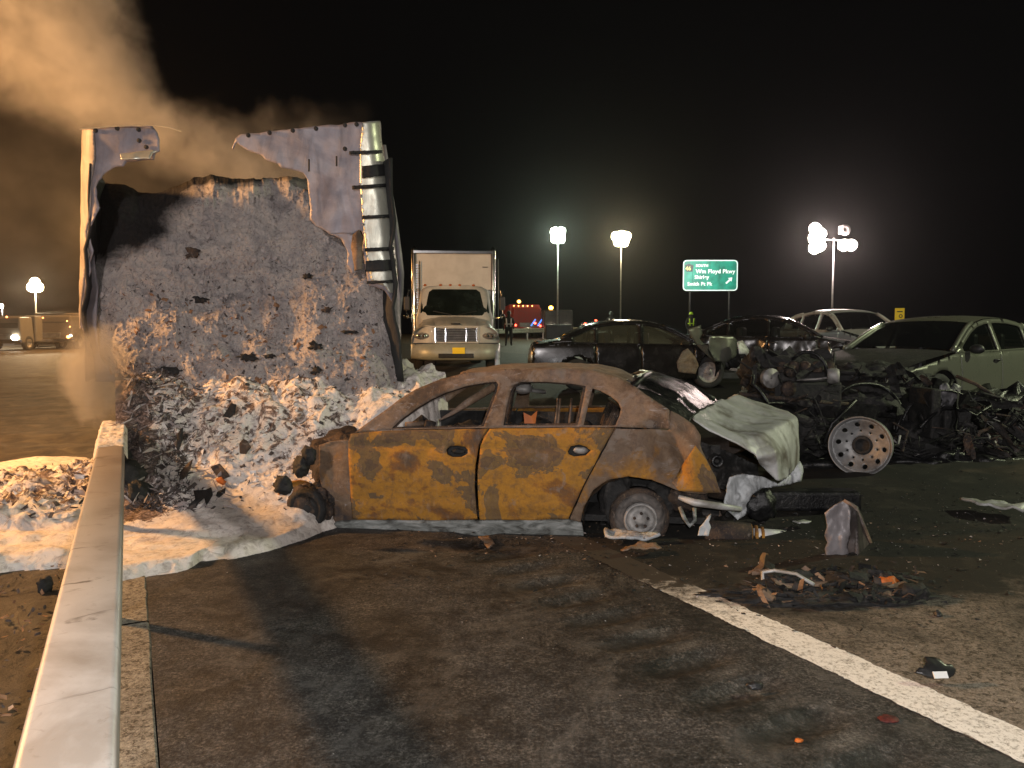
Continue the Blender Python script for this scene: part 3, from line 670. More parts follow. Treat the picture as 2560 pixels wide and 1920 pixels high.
# ------------------------------------------------------------------ loose shreds: thin burnt flakes and sticks, too many to count
def shreds(name, P, N, size, mat, stick=.4, seed=0):
    r = np.random.default_rng(seed); v = []; f = []
    for p, nrm in zip(P, N):
        n = len(v); L = size*r.uniform(.35, 1.5); W = L*(r.uniform(.04, .12) if r.random() < stick else r.uniform(.3, .8))
        d = np.array(r.normal(size=3)); d = d-nrm*d.dot(nrm)*r.uniform(.3, .95); d /= np.linalg.norm(d)+1e-9
        e = np.cross(d, nrm+r.normal(size=3)*.5); e /= np.linalg.norm(e)+1e-9; g = np.cross(d, e)
        c = p+nrm*L*.12; k = r.uniform(-.25, .25)*L
        q = [c-d*L/2-e*W/2, c-d*L/2*r.uniform(.6, 1)+e*W/2*r.uniform(.4, 1), c+d*L/2*r.uniform(.6, 1)+e*W/2, c+d*L/2-e*W/2*r.uniform(.2, 1), c+g*k]
        v += q; f += [(n, n+1, n+4), (n+1, n+2, n+4), (n+2, n+3, n+4), (n+3, n, n+4)]
    return tag(mk(name, v, f, mat, None, False), kind='stuff')
shm = []
for k, st_ in enumerate([[(.3, (.03, .025, .025)), (.6, (.10, .08, .07))], [(.3, (.28, .25, .25)), (.6, (.42, .37, .35))], [(.3, (.6, .57, .54)), (.6, (.78, .75, .72))], [(.3, (.16, .08, .04)), (.6, (.26, .14, .07))]]):
    shm.append(simple('shred_%d' % k, st_, 9, .8, 0, 0))
def sample_load(n, seed, lo=0.05, hi=1.0):
    r = np.random.default_rng(seed); i = (r.uniform(lo, hi, n)*(LX.shape[0]-2)).astype(int); j = r.integers(8, LX.shape[1]-8, n)
    ok = LM[i, j] < .12; i = i[ok]; j = j[ok]
    P = np.stack([LX[i, j], LY[i, j], LZ[i, j]], -1)
    a = np.stack([LX[i+1, j]-LX[i, j], LY[i+1, j]-LY[i, j], LZ[i+1, j]-LZ[i, j]], -1); b = np.stack([LX[i, j+1]-LX[i, j], LY[i, j+1]-LY[i, j], LZ[i, j+1]-LZ[i, j]], -1)
    N = np.cross(a, b); N /= np.linalg.norm(N, axis=1)[:, None]; N[N[:, 1] > 0] *= -1
    return P, N
P, N = sample_load(1100, 1, .35, 1); shreds('burnt_shreds', P, N, .032, shm[0], .6, 1)
P, N = sample_load(3600, 2, .25, 1); shreds('ash_shreds', P, N, .035, shm[1], .5, 2)
P, N = sample_load(300, 3, .4, 1); shreds('pale_shreds', P, N, .025, shm[1], .4, 3)
P, N = sample_load(260, 4, .5, 1); shreds('brown_shreds', P, N, .05, shm[3], .5, 4)
def sample_heap(n, seed, t0, t1, y0, y1):
    r = np.random.default_rng(seed); out = []
    while len(out) < n:
        s = r.uniform(4.2, 8.2, n); t = r.uniform(t0, t1, n); x, y = xy(s, t); m = (y > y0) & (y < y1)
        z = gz(x, y)+foam_field(s, t, x, y); out += [p for p, k in zip(np.stack([x, y, z], -1), m) if k]
    P = np.array(out[:n]); N = r.normal(size=(n, 3))*.45+np.array([0, -.6, .8]); N /= np.linalg.norm(N, axis=1)[:, None]; return P, N
P, N = sample_heap(1300, 11, .1, .6, 6.1, 7.6); shreds('charred_shreds', P, N, .07, shm[0], .8, 11)
P, N = sample_heap(260, 12, .1, .9, 6.1, 7.6); shreds('straw_shreds', P, N, .13, shm[1], 1.0, 12)
P, N = sample_heap(430, 13, .6, 2.6, 6.1, 7.5); shreds('dark_shreds', P, N, .04, shm[0], .4, 13)
P, N = sample_heap(700, 14, .5, 2.6, 6.3, 7.6); shreds('foam_flakes', P, N, .04, shm[2], .3, 14)
r_ = np.random.default_rng(20); s_ = r_.uniform(5.1, 7.4, 2600); t_ = r_.uniform(-2.8, -.1, 2600); x_, y_ = xy(s_, t_)
P = np.stack([x_, y_, gz(x_, y_)+.12+.2*r_.random(2600)*np.clip(1+t_/3, 0, 1)], -1); N = r_.normal(size=(2600, 3))*.4+np.array([0, 0, .9]); N /= np.linalg.norm(N, axis=1)[:, None]
shreds('charred_shreds', P[:1300], N[:1300], .075, shm[0], .5, 21); shreds('foam_flakes', P[1300:2000], N[1300:2000], .06, shm[2], .5, 22); shreds('ash_shreds', P[2000:], N[2000:], .10, shm[1], .8, 23)
r_ = np.random.default_rng(24); s_ = r_.uniform(-1, 4.6, 3000); t_ = -.12-3.4*r_.random(3000)**1.3; x_, y_ = xy(s_, t_)
P = np.stack([x_, y_, gz(x_, y_)+.01+.05*r_.random(3000)*(fbm(x_*3, y_*3, 0, 3, 230)+.6)], -1); N = r_.normal(size=(3000, 3))*.3+np.array([0, 0, 1]); N /= np.linalg.norm(N, axis=1)[:, None]
shreds('leaf_litter', P[:1900], N[:1900], .028, shm[0], .35, 25); shreds('leaf_litter', P[1900:2600], N[1900:2600], .03, shm[3], .3, 26); shreds('pale_litter', P[2600:2750], N[2600:2750], .03, shm[1], .4, 27)

# ------------------------------------------------------------------ single charred lumps standing out of the foam
def lumpobj(name, label, cat, px, py, Y, size, mat, seed, group=None, amp=.55, squash=(1, .7, 1)):
    p = at(px, py, Y); b = MB(); b.blob((0, 0, 0), [size*k for k in squash], seed, amp, 12, 2.4)
    o = b.obj(name, mat, None, True, 0, p); o.rotation_euler = (seed*.7, seed*.4, seed*1.3)
    return tag(o, label, cat, group)
def shard(name, label, cat, pts, Y, mat, thick=.012, tilt=0.0, res=.03, seed=0, group=None, amp=.01, ywave=.03):
    A = [at(px, py, Y) for px, py in pts]; c = sum(A, Vector())/len(A)
    loop = ragged([(a.x-c.x, a.z-c.z) for a in A], res, amp, seed)
    V, Fc = cdt(loop, [], res)
    Yv = tilt*V[:, 1]+ywave*fbm(V[:, 0]*6, V[:, 1]*6, 0, 3, seed)
    o = mk(name, np.stack([V[:, 0], Yv, V[:, 1]], -1), Fc, mat, None, True, c); s = o.modifiers.new('s', 'SOLIDIFY'); s.thickness = thick; s.offset = 0
    return tag(o, label, cat, group)
def hp(px, py):     # where the photograph's ray meets the foam heap
    r = ray(px, py)
    for k in np.arange(4.2, 7.7, .02):
        x, y = r[0]*k/r[1]*1.0, k; s, t = st(x, y)
        z = CAMH+r[2]*k/r[1]
        if z < float(gz(x, y)+foam_field(s, t, x, y)): return k-.03
    return 7.4
for (pts, lab, sd) in (
        ([(598, 1110), (606, 1098), (618, 1105), (628, 1118), (618, 1130), (612, 1150), (602, 1140), (600, 1125)], 'upright dark brown burnt shard stuck in the middle of the foam heap', 1),
        ([(480, 1228), (512, 1226), (524, 1220), (530, 1238), (518, 1262), (510, 1245), (496, 1258), (490, 1272), (478, 1276), (474, 1262), (488, 1248)], 'ragged black burnt scrap lying flat at the foot of the foam heap', 2),
        ([(452, 1180), (470, 1158), (478, 1150), (476, 1170), (462, 1200), (454, 1212)], 'thin reddish-brown shard left of the black scrap on the foam', 3),
        ([(524, 1168), (545, 1160), (566, 1178), (576, 1190), (556, 1198), (540, 1188)], 'curled brown shred above the orange fragment on the foam', 4),
        ([(543, 1230), (562, 1220), (562, 1232), (548, 1244), (541, 1240)], 'small dark oval scrap right of the black scrap on the foam', 5),
        ([(538, 1197), (552, 1193), (566, 1204), (560, 1212), (545, 1207)], 'small bright orange fragment on the foam heap', 6),
        ([(560, 1040), (578, 1008), (590, 1012), (588, 1034), (576, 1044)], 'dark grey scrap high on the foam heap near the trailer', 7),
        ([(442, 1085), (452, 1070), (456, 1100), (450, 1130), (442, 1118)], 'narrow black splinter at the upper left of the foam heap', 8)):
    c = np.mean(pts, 0); Yh = hp(*c)
    shard('orange_fragment' if sd == 6 else 'burnt_scrap_or_hollow', lab, 'debris', pts, Yh-.03, M['orange'] if sd == 6 else (M['rust_dark'] if sd in (1, 3, 4) else M['char']), .014, .35, .02, sd, 'burnt scraps on the foam heap', .004)
for k, (px, py, rr, lab) in enumerate(((752, 1168, .085, 'round charred black lump beside the burnt front fender'), (771, 1138, .075, 'crumpled purple-black burnt lump above the round charred lump'),
        (708, 1212, .07, 'dark curved scrap at the foam edge left of the crushed front wheel'), (322, 1190, .13, 'big charred clump beside the guardrail end'), (296, 1140, .11, 'tangled burnt clump just behind the guardrail beam'),
        (350, 1232, .10, 'charred clump with pale bits at the lower left of the foam heap'), (225, 1245, .15, 'charred lump left of the guardrail in the debris'), (112, 1462, .05, 'small black lump at the edge of the foam left of the guardrail'))):
    px_ = px
    Yh = 5.95 if k < 2 else (5.75 if k == 2 else (hp(px, py) if px > 290 else gnd(px, py+20).y))
    lumpobj('charred_lump', lab, 'debris', px, py, Yh, rr, M['char'], k+3, 'charred lumps in and around the foam')
# ================================================================== HERO: BURNT RUSTY SEDAN
YN = 6.2
def C2(cx, cy): return 660+cx/1.58, 860+cy/1.58
YAW = math.radians(8.0); HN = np.array([math.sin(YAW), math.cos(YAW)]); HD = float(HN @ np.array([-1.35, YN]))
def side_pts(cx, cy, inset=0.0, dent=True):
    cx = np.asarray(cx, float); cy = np.asarray(cy, float)
    px = 660+cx/1.58; py = 860+cy/1.58
    u = (px-1280)/FPX; v = (960-py)/FPX; ry = CT+v*ST
    nr = HN[0]*u+HN[1]*ry; k0 = HD/nr; Z = CAMH+(-ST+v*CT)*k0; X = u*k0
    lat = np.where(Z < .9, .055*((Z-.55)/.4)**2, .04+(Z-.9)*.42)
    lat = lat+.016*fbm(X*2.5, Z*3, 0, 3, 61)+.006*fbm(X*9, Z*6, 0, 3, 62)
    if dent:
        lat = lat+.13*np.exp(-(((cx-1590)/75)**2+((cy-450)/95)**2))-.05*np.exp(-(((cx-1700)/40)**2+((cy-430)/90)**2))
        cw = np.exp(-(((cx-1620)/95)**2+((cy-440)/120)**2)); lat = lat+cw*(.045*np.sin((cx-.55*cy)/26.)+.03*fbm(cx/45., cy/60., 0, 3, 64))
        lat = lat+.05*np.exp(-(((cx-250)/60)**2+((cy-500)/120)**2))
        lat = lat+.014*np.exp(-((cy-405-.02*(cx-800))/14)**2)*(cx < 1450)
        lat = lat-.012*np.exp(-((cy-640)/18)**2)*(cx < 1200)
    k = (HD+lat+inset)/nr
    return np.stack([u*k, ry*k, CAMH+(-ST+v*CT)*k], -1)
CW = 1.80
HC = thing('burnt_sedan', 'burnt-out four-door sedan, rusted orange and brown, with a whitened crumpled boot lid', 'car')
def mirror(o):
    c = bpy.data.objects.new(o.name.split('.')[0], o.data.copy()); COL.objects.link(c); c.parent = HC
    n = len(c.data.vertices); a = np.zeros(n*3); c.data.vertices.foreach_get('co', a); a = a.reshape(-1, 3)
    q_ = HD+CW/2-(a[:, 0]*HN[0]+a[:, 1]*HN[1]); a[:, 0] += 2*q_*HN[0]; a[:, 1] += 2*q_*HN[1]; c.data.vertices.foreach_set('co', a.ravel()); c.data.flip_normals() if hasattr(c.data, 'flip_normals') else None
    for m in o.modifiers:
        k = c.modifiers.new(m.name, m.type); k.thickness = m.thickness; k.offset = m.offset
    return c
win1 = [(505, 334), (540, 300), (600, 256), (660, 220), (720, 192), (800, 166), (880, 152), (918, 150), (926, 160), (920, 190), (892, 262), (868, 326), (700, 331)]
win2 = [(946, 322), (958, 250), (975, 185), (990, 162), (1015, 150), (1120, 150), (1220, 158), (1272, 168), (1262, 220), (1240, 322)]
win3 = [(1262, 322), (1284, 230), (1298, 176), (1330, 186), (1370, 207), (1400, 232), (1410, 256), (1404, 285), (1388, 322)]
frame_ = [(356, 354), (410, 312), (480, 262), (540, 218), (600, 180), (700, 138), (800, 116), (960, 103), (1150, 100), (1300, 110), (1400, 134), (1470, 172), (1530, 215), (1600, 262), (1604, 335), (1388, 328), (893, 332), (500, 338), (352, 352)]
sp = lambda a, b: side_pts(a, b)
o = panel('window_frame', ragged(frame_, 12, 2, 1), sp, [win1, win2, win3], 11, M['rust_frame'], HC, .02); mirror(o)
# inner lip of each opening (the doors' own frames, set in)
for wn in (win1, win2, win3):
    w_ = np.array(wn, float); cc = w_.mean(0); inn = (w_-cc)*.93+cc; outl = (w_-cc)*1.03+cc
    if wn is not win3: panel('window_channel', outl.tolist(), lambda a, b: side_pts(a, b, .035), [inn.tolist()], 11, M['rust_dark'], HC, .012)
handle1 = [(720, 418), (735, 402), (765, 398), (795, 404), (806, 418), (806, 432), (780, 446), (745, 446), (725, 436)]
handle2 = [(1200, 424), (1212, 402), (1245, 396), (1275, 404), (1292, 422), (1270, 440), (1225, 444), (1204, 436)]
fd = [(345, 354), (500, 341), (885, 335), (862, 370), (848, 400), (836, 480), (833, 560), (838, 640), (845, 690), (700, 694), (352, 690), (345, 600), (337, 450), (336, 385)]
rd = [(893, 335), (1130, 332), (1384, 331), (1330, 428), (1262, 556), (1202, 688), (1050, 693), (853, 690), (847, 600), (845, 500), (856, 400), (872, 365)]
o = panel('front_door', ragged(fd, 12, 2, 2), sp, [handle1], 12, M['rust_door'], HC, .03); mirror(o)
o = panel('rear_door', ragged(rd, 12, 2, 3), sp, [handle2], 12, M['rust_door2'], HC, .03); mirror(o)
for hnd in (handle1, handle2):
    panel('handle_recess', hnd, lambda a, b: side_pts(a, b, .045), [], 10, M['char'], HC, .01)
p = side_pts(np.array([768.]), np.array([424.]), .01)[0]; b = MB(); b.blob((p[0], p[1], p[2]), (.055, .02, .022), 2, .25, 10); b.obj('door_handle', M['char'], HC, True)
p = side_pts(np.array([1250.]), np.array([420.]), .0)[0]; b = MB(); b.blob((p[0], p[1], p[2]), (.06, .022, .026), 5, .3, 10); b.obj('door_handle', M['rim'], HC, True)
quarter = [(1390, 333), (1600, 338), (1606, 264), (1660, 292), (1700, 322), (1724, 362), (1722, 400), (1745, 450), (1780, 520), (1806, 588), (1720, 592), (1640, 580), (1590, 560), (1530, 536), (1440, 524), (1360, 536), (1300, 576), (1264, 640), (1250, 704), (1207, 692), (1266, 560), (1334, 432)]
o = panel('rear_wing', ragged(quarter, 11, 3, 4), sp, [], 11, M['rust_quarter'], HC, .01); mirror(o)
tri = [(1612, 548), (1660, 470), (1704, 402), (1745, 458), (1782, 522), (1800, 586), (1760, 588), (1640, 580)]
panel('torn_wing_panel', ragged(tri, 11, 3, 14), lambda a, b: side_pts(a, b, -.05), [], 11, M['rust_door'], HC, .008)
fender = [(218, 400), (260, 386), (334, 378), (334, 450), (343, 600), (350, 692), (358, 744), (274, 744), (276, 660), (255, 612), (226, 560), (216, 500)]
o = panel('front_wing', ragged(fender, 11, 4, 6), sp, [], 11, M['rust_quarter'], HC, .01); mirror(o)
sill = [(282, 702), (352, 695), (845, 697), (1205, 694), (1256, 706), (1262, 752), (900, 757), (500, 752), (282, 746)]
o = panel('sill', ragged(sill, 12, 3, 7), lambda a, b: side_pts(a, b, -.012), [], 12, M['sill'], HC, .05); mirror(o)
# roof skin, crowned between the two side frames
def roof_edge(cx): return side_pts(cx, np.interp(cx, [540, 600, 700, 800, 960, 1150, 1300, 1400, 1470], [218, 180, 138, 116, 103, 100, 110, 134, 172]))
cxs = np.linspace(775, 1455, 64); E = roof_edge(cxs); vv = np.linspace(-1, 1, 41)
yc = YN+CW/2
hwr = (HD+CW/2-(E[:, 0]*HN[0]+E[:, 1]*HN[1]))[:, None]*(1+vv)[None]
X = E[:, 0][:, None]+hwr*HN[0]+.16*(1-vv**2)[None]*np.clip((E[:, 0][:, None]-.4), -1, 1)*.6
Yy = E[:, 1][:, None]+hwr*HN[1]
tap = np.interp(cxs, [775, 900, 1300, 1455], [.0, .016, .024, .02])[:, None]
Zz = E[:, 2][:, None]-.004+tap*(1-np.abs(vv)**2.0)[None]+.012*fbm(X*3, Yy*3, 0, 4, 71)+.01*fbm(X*9, Yy*9, 0, 3, 72)
o = grid('roof', X, Yy, Zz, M['rust_frame'], HC); s = o.modifiers.new('s', 'SOLIDIFY'); s.thickness = .006
# rear window header, parcel shelf and dark rear screen frame
b = MB()
q0 = side_pts(np.array([1455.]), np.array([170.]))[0]; q1 = side_pts(np.array([1700.]), np.array([318.]))[0]
far = lambda p: Vector((p[0], p[1], p[2]))+Vector((HN[0], HN[1], 0))*2*float(HD+CW/2-(p[0]*HN[0]+p[1]*HN[1]))
n0, n1 = Vector(q0), Vector(q1); f0, f1 = far(q0), far(q1)
mid0 = (n0+f0)/2+Vector((.16, 0, .07))
b.tube([n0, n0.lerp(mid0, .5)+Vector((.02, 0, .03)), mid0, f0.lerp(mid0, .5)+Vector((.02, 0, .03)), f0], .028, 8); b.obj('roof_rear_rail', M['char_shiny'], HC, True)
MB().tube([f0+Vector((0, 0, .0)), f0.lerp(f1, .35)+Vector((0, 0, .045)), f0.lerp(f1, .7)+Vector((0, 0, .03)), f1], .03, 8).obj('rear_pillar', M['char_shiny'], HC, True)
def c2a(cx, cy, Y): return list(at(660+cx/1.58, 860+cy/1.58, Y))
# boot lid, buckled upwards, from control rows running near -> far
def Z8(x, y): return 1680+x/3.607, 960+y/3.607
rows = [[(140, 150, 6.85), (330, 188, 7.25), (590, 92, 7.95)], [(195, 335, 6.5), (470, 320, 7.05), (860, 192, 7.85)], [(400, 440, 6.42), (640, 400, 6.9), (1010, 245, 7.7)],
        [(585, 535, 6.38), (830, 450, 6.62), (1128, 295, 7.45)], [(680, 600, 6.36), (880, 545, 6.5), (1134, 420, 7.36)], [(765, 665, 6.35), (930, 625, 6.42), (1138, 545, 7.32)], [(800, 720, 6.5), (955, 880, 6.46), (1136, 775, 7.3)]]
A = np.array([[list(at(*Z8(a, b_), c-.38)) for a, b_, c in r] for r in rows])
def dense(A, ni, nj):
    i = np.linspace(0, A.shape[0]-1, ni); j = np.linspace(0, A.shape[1]-1, nj); B = np.zeros((ni, A.shape[1], 3)); Cc = np.zeros((ni, nj, 3))
    for c in range(3):
        for k in range(A.shape[1]): B[:, k, c] = np.interp(i, np.arange(A.shape[0]), A[:, k, c])
        for k in range(ni): Cc[k, :, c] = np.interp(j, np.arange(A.shape[1]), B[k, :, c])
    # soften
    for _ in range(2): Cc[1:-1] = (Cc[:-2]+Cc[2:]+2*Cc[1:-1])/4; Cc[:, 1:-1] = (Cc[:, :-2]+Cc[:, 2:]+2*Cc[:, 1:-1])/4
    return Cc
SR = np.array([[c2a(1425, 150, 6.1), c2a(1462, 128, 6.6), c2a(1530, 108, 7.4)], [c2a(1500, 205, 6.05), c2a(1545, 150, 6.5), c2a(1610, 128, 7.35)], [c2a(1590, 262, 6.0), c2a(1650, 200, 6.4), c2a(1715, 178, 7.25)], [c2a(1672, 316, 5.98), c2a(1720, 262, 6.35), c2a(1800, 238, 7.15)]])
R_ = dense(SR, 40, 36); R_[..., 2] += .02*fbm(R_[..., 0]*6, R_[..., 1]*6, 0, 4, 174)
o = grid('rear_screen_remains', R_[..., 0], R_[..., 1], R_[..., 2], M['char_shiny'], HC); s = o.modifiers.new('s', 'SOLIDIFY'); s.thickness = .01
MB().tube([tuple(R_[k, -1]) for k in range(0, 40, 4)], .022, 6).obj('rear_pillar', M['char_shiny'], HC, True)
D_ = dense(A, 80, 60); D_[..., 2] += .022*fbm(D_[..., 0]*3+D_[..., 1]*2, D_[..., 1]*3, 0, 3, 75, True)-.012+.004*fbm(D_[..., 0]*16, D_[..., 1]*16, 0, 3, 77); D_[..., 1] += .016*fbm(D_[..., 0]*5, D_[..., 2]*5, 0, 3, 76, True)
o = grid('boot_lid', D_[..., 0], D_[..., 1], D_[..., 2], M['ash_metal'], HC); s = o.modifiers.new('s', 'SOLIDIFY'); s.thickness = .012
# melted white bumper, bumper beam, boot floor, lamp cluster remains
def plane(Y, tilt=0, wave=.04, sd=80):
    def f(x, y):
        px, py = Z8(np.asarray(x), np.asarray(y)); u = (px-1280)/FPX; v = (960-py)/FPX; ry = CT+v*ST
        Yv = Y-.35+tilt*(np.asarray(x)-800)/1000+wave*fbm(np.asarray(x)/140, np.asarray(y)/140, 0, 4, sd); k = Yv/ry
        return np.stack([u*k, Yv, CAMH+(-ST+v*CT)*k], -1)
    return f
panel('melted_bumper', ragged([(520, 840), (640, 812), (800, 838), (960, 905), (1080, 810), (1150, 700), (1172, 740), (1182, 790), (1160, 875), (1000, 915), (800, 935), (710, 1000), (690, 1100), (660, 1180), (590, 1220), (470, 1120), (480, 1040), (492, 920)], 22, 12, 5), plane(6.62, .5, .12), [], 20, M['melt_white'], HC, .015)
panel('melted_bumper', ragged([(350, 1175), (330, 1240), (345, 1290), (330, 1370), (232, 1368), (250, 1290), (300, 1230)], 16, 8, 6), plane(6.1, 0, .05), [], 16, M['melt_white'], HC, .012)
panel('rear_panel', ragged([(160, 440), (260, 520), (560, 640), (760, 720), (780, 830), (520, 840), (450, 980), (300, 980), (250, 800), (210, 600)], 20, 10, 7), plane(6.75, .2, .18, 83), [], 18, M['char'], HC, .02)
b = MB(); b.lathe([(0, .03), (.02, .05), (.05, .055), (.05, .03), (.02, .02)], (0, -1, 0), tuple(at(*Z8(400, 690), 6.2)), 20); b.obj('lamp_socket', M['char_shiny'], HC, True)
def zt(x, y, Y): return at(*Z8(x, y), Y-.3)
MB().tube([zt(60, 1020, 6.15), zt(200, 1070, 6.1), (zt(420, 1100, 6.1)), zt(620, 1130, 6.15)], [.02, .03, .028, .02], 8).obj('suspension_arm', M['ash_metal'], HC, True)
MB().tube([zt(80, 960, 6.3), zt(180, 1000, 6.2), zt(300, 960, 6.4), zt(470, 1010, 6.5)], .05, 8).obj('suspension_arm', M['rust_dark'], HC, True)
MB().tube([zt(70, 1110, 6.05), zt(110, 1210, 6.0), zt(160, 1280, 6.0), zt(205, 1230, 6.0), zt(200, 1120, 6.05)], .016, 8).obj('tow_bracket', M['sill'], HC, True)
b = MB(); b.blob(zt(800, 1090, 6.5), (.13, .08, .13), 3, .4, 14); b.obj('burnt_bracket', M['char_shiny'], HC, True)
b = MB(); b.blob(zt(130, 1010, 6.35), (.16, .12, .12), 6, .5, 14); b.obj('suspension_block', M['rust_dark'], HC, True)
b = MB(); b.box(zt(1120, 1040, 6.75), (1.05, .2, .17)); b.obj('bumper_beam', M['char_shiny'], HC, bevel=.03)
# rear wheel: bare burnt rim in its dark arch
wc = side_pts(np.array([1485.]), np.array([690.]), .02, False)[0]
def wheel(parent, c, r, rimr, mt, mr, wd=.2, ax=(0, 1, 0), spokes=0, side=-1):
    b = MB(); a = wd/2
    b.lathe([(-a*.8, rimr), (-a, rimr+.03*r), (-a*.95, r*.93), (-a*.6, r), (a*.6, r), (a*.95, r*.93), (a, rimr)], ax, (0, 0, 0), 36); o = b.obj('tyre', mt, parent, True, loc=c)
    b = MB(); b.lathe([(-a*.82, rimr), (-a*.70, rimr*.93), (-a*.35, rimr*.82), (-a*.40, rimr*.42), (-a*.62, rimr*.30), (-a*.66, rimr*.12), (-a*.66, .001)], ax, (0, 0, 0), 36); p = b.obj('rim', mr, parent, True, loc=c)
    return o, p
b = MB(); b.lathe([(-.02, .135), (-.05, .132), (-.055, .118), (-.03, .11), (.0, .105), (-.005, .06), (-.035, .05), (-.045, .02), (-.045, .001)], (0, 1, 0), tuple(wc), 40)
b.obj('rim', M['rim'], HC, True)
b = MB(); b.lathe([(.02, .205), (-.01, .20), (-.02, .16), (-.01, .135)], (0, 1, 0), tuple(wc), 40); b.obj('brake_drum', simple('burnt_drum', [(.34, (.03, .026, .024)), (.5, (.09, .078, .07)), (.66, (.17, .14, .12))], 9, .7, .1, .7, 26, .006, 9, 1.0), HC, True)
b = MB(); b.lathe([(.0, .20), (-.0, .235), (.12, .24), (.14, .12)], (0, 1, 0), tuple(wc), 36); b.obj('burnt_tyre_wire', M['rust_dark'], HC, True)
b = MB()
for k in range(5):
    q = 2*PI*k/5+.3; b.lathe([(-.05, .012), (-.062, .012), (-.064, .001)], (0, 1, 0), (wc[0]+.055*math.cos(q), wc[1], wc[2]+.055*math.sin(q)), 8)
b.obj('wheel_bolts', M['rust_dark'], HC, True)['kind'] = 'stuff'
V = []; F = []
for i in range(25):
    q = PI*1.08*i/24-.04*PI
    for j in range(5): V.append((wc[0]-.02+.42*math.cos(q), wc[1]+.02+.12*j, wc[2]-.02+.36*math.sin(q)+.01*math.sin(i*2+j)))
F = [(i*5+j, (i+1)*5+j, (i+1)*5+j+1, i*5+j+1) for i in range(24) for j in range(4)]
mk('wheel_arch', V, F, M['char'], HC)
b = MB(); b.box((wc[0]+.15, wc[1]+.52, .38), (1.2, .04, .6), Matrix.Rotation(-YAW, 3, 'Z')); b.obj('wheel_arch_wall', M['char'], HC)
b = MB(); b.blob((wc[0]-.17, wc[1]+.16, .30), (.13, .12, .22), 4, .5, 14); b.blob((wc[0]+.2, wc[1]+.2, .26), (.16, .14, .16), 9, .5, 14); b.obj('hub_carrier', M['char'], HC, True)
# crushed front corner
fc = side_pts(np.array([182.]), np.array([640.]), -.02, False)[0]
b = MB(); b.blob(tuple(fc), (.19, .12, .20), 12, .30, 40, 3.2); b.obj('burnt_front_wheel', M['rust_dark'], HC, True)
b = MB(); b.lathe([(-.02, .17), (-.05, .16), (-.06, .12), (-.03, .10), (-.03, .05), (-.06, .04), (-.06, .001)], (.15, 1, 0), (fc[0], fc[1]-.07, fc[2]), 30); b.obj('burnt_hub', M['char'], HC, True)
b = MB(); b.lathe([(0, .165), (.02, .17), (.03, .05), (0, .05)], (-.5, 1, .1), (fc[0]-.13, fc[1]+.10, fc[2]+.03), 28); b.obj('brake_disc', M['rust_door'], HC, True)
b = MB(); b.blob((fc[0]+.18, fc[1]+.5, .48), (.34, .42, .28), 17, .45, 22, 2.2); b.obj('engine_remains', M['rust_dark'], HC, True)
b = MB(); b.blob((fc[0]+.28, fc[1]+.12, .52), (.18, .12, .16), 19, .4, 16, 2.2); b.obj('inner_wing', M['rust_dark'], HC, True)
# cabin: floor, seat frames, dash bar, fallen trim strips, headrest
b = MB(); b.box((-.0, yc-.15, .14), (3.3, 1.62, .05), Matrix.Rotation(-YAW, 3, 'Z')); b.obj('floor_pan', M['char'], HC)
def pt(cx, cy, Y): return at(*C2(cx, cy), Y-.2)
for yy in (6.62, 7.35):
    b = MB(); x0 = pt(905, 400, yy).x; zt_ = 1.10
    for dy in (-.2, .2):
        b.tube([(x0-.45, yy+dy, .36), (x0+.02, yy+dy, .36), (x0+.10, yy+dy, .7), (x0+.16, yy+dy, zt_)], .018, 6)
    b.tube([(x0+.16, yy-.2, zt_), (x0+.18, yy-.1, zt_+.06), (x0+.18, yy+.1, zt_+.06), (x0+.16, yy+.2, zt_)], .018, 6)
    for k in range(7):
        b.tube([(x0+.06+.015*k, yy-.2, .5+.09*k), (x0+.08+.015*k, yy+.2, .5+.09*k)], .007, 5)
        b.tube([(x0-.42+.07*k, yy-.2, .37), (x0-.42+.07*k, yy+.2, .37)], .007, 5)
    b.obj('seat_frame', M['rust_dark'], HC, True)
b = MB(); x0 = pt(1310, 400, 7.1).x
for k in range(14): b.tube([(x0+.0, 6.3+k*.09, .40), (x0+.12, 6.3+k*.09, .8), (x0+.2, 6.3+k*.09, .98)], .009, 5)
b.tube([(x0+.2, 6.25, .98), (x0+.2, 7.5, .98)], .02, 6); b.obj('rear_seat_frame', M['rust_dark'], HC, True)
MB().tube([pt(560, 318, 6.5), pt(655, 312, 6.6)], .022, 8).obj('dash_bar', M['rust_frame'], HC, True)
MB().tube([pt(650, 345, 6.45), pt(660, 305, 6.45)], .045, 8).obj('steering_column', M['rust_dark'], HC, True)
b = MB(); b.tube([pt(690, 302, 6.42), pt(740, 275, 6.42), pt(810, 228, 6.44), pt(912, 168, 6.46)], [.008, .018, .034, .034], 6); b.obj('fallen_trim', M['rust_frame'], HC, True)
b = MB(); b.blob(pt(1020, 175, 7.0), (.09, .07, .05), 8, .3, 12); b.tube([pt(1040, 180, 7.0), pt(1110, 190, 7.1)], .02, 6); b.obj('headrest_frame', M['rim'], HC, True)
b = MB()
for cx in (1150, 1160, 1205): b.tube([pt(cx, 330, 7.3), pt(cx+10, 215, 7.4)], .012, 6)
b.obj('belt_anchor', M['rust_frame'], HC, True)
V_ = [pt(1025, 270, 6.9), pt(1055, 285, 6.9), pt(1080, 262, 6.92), pt(1070, 325, 6.9), pt(1030, 330, 6.9)]
mk('torn_upholstery', [tuple(v) for v in V_], [(0, 1, 3, 4), (1, 2, 3)], M['orange'], HC, False)
b = MB(); b.box((.2, 7.55, .6), (2.2, .03, .5), Matrix.Rotation(-YAW, 3, 'Z')); b.obj('far_door_lining', M['char'], HC)
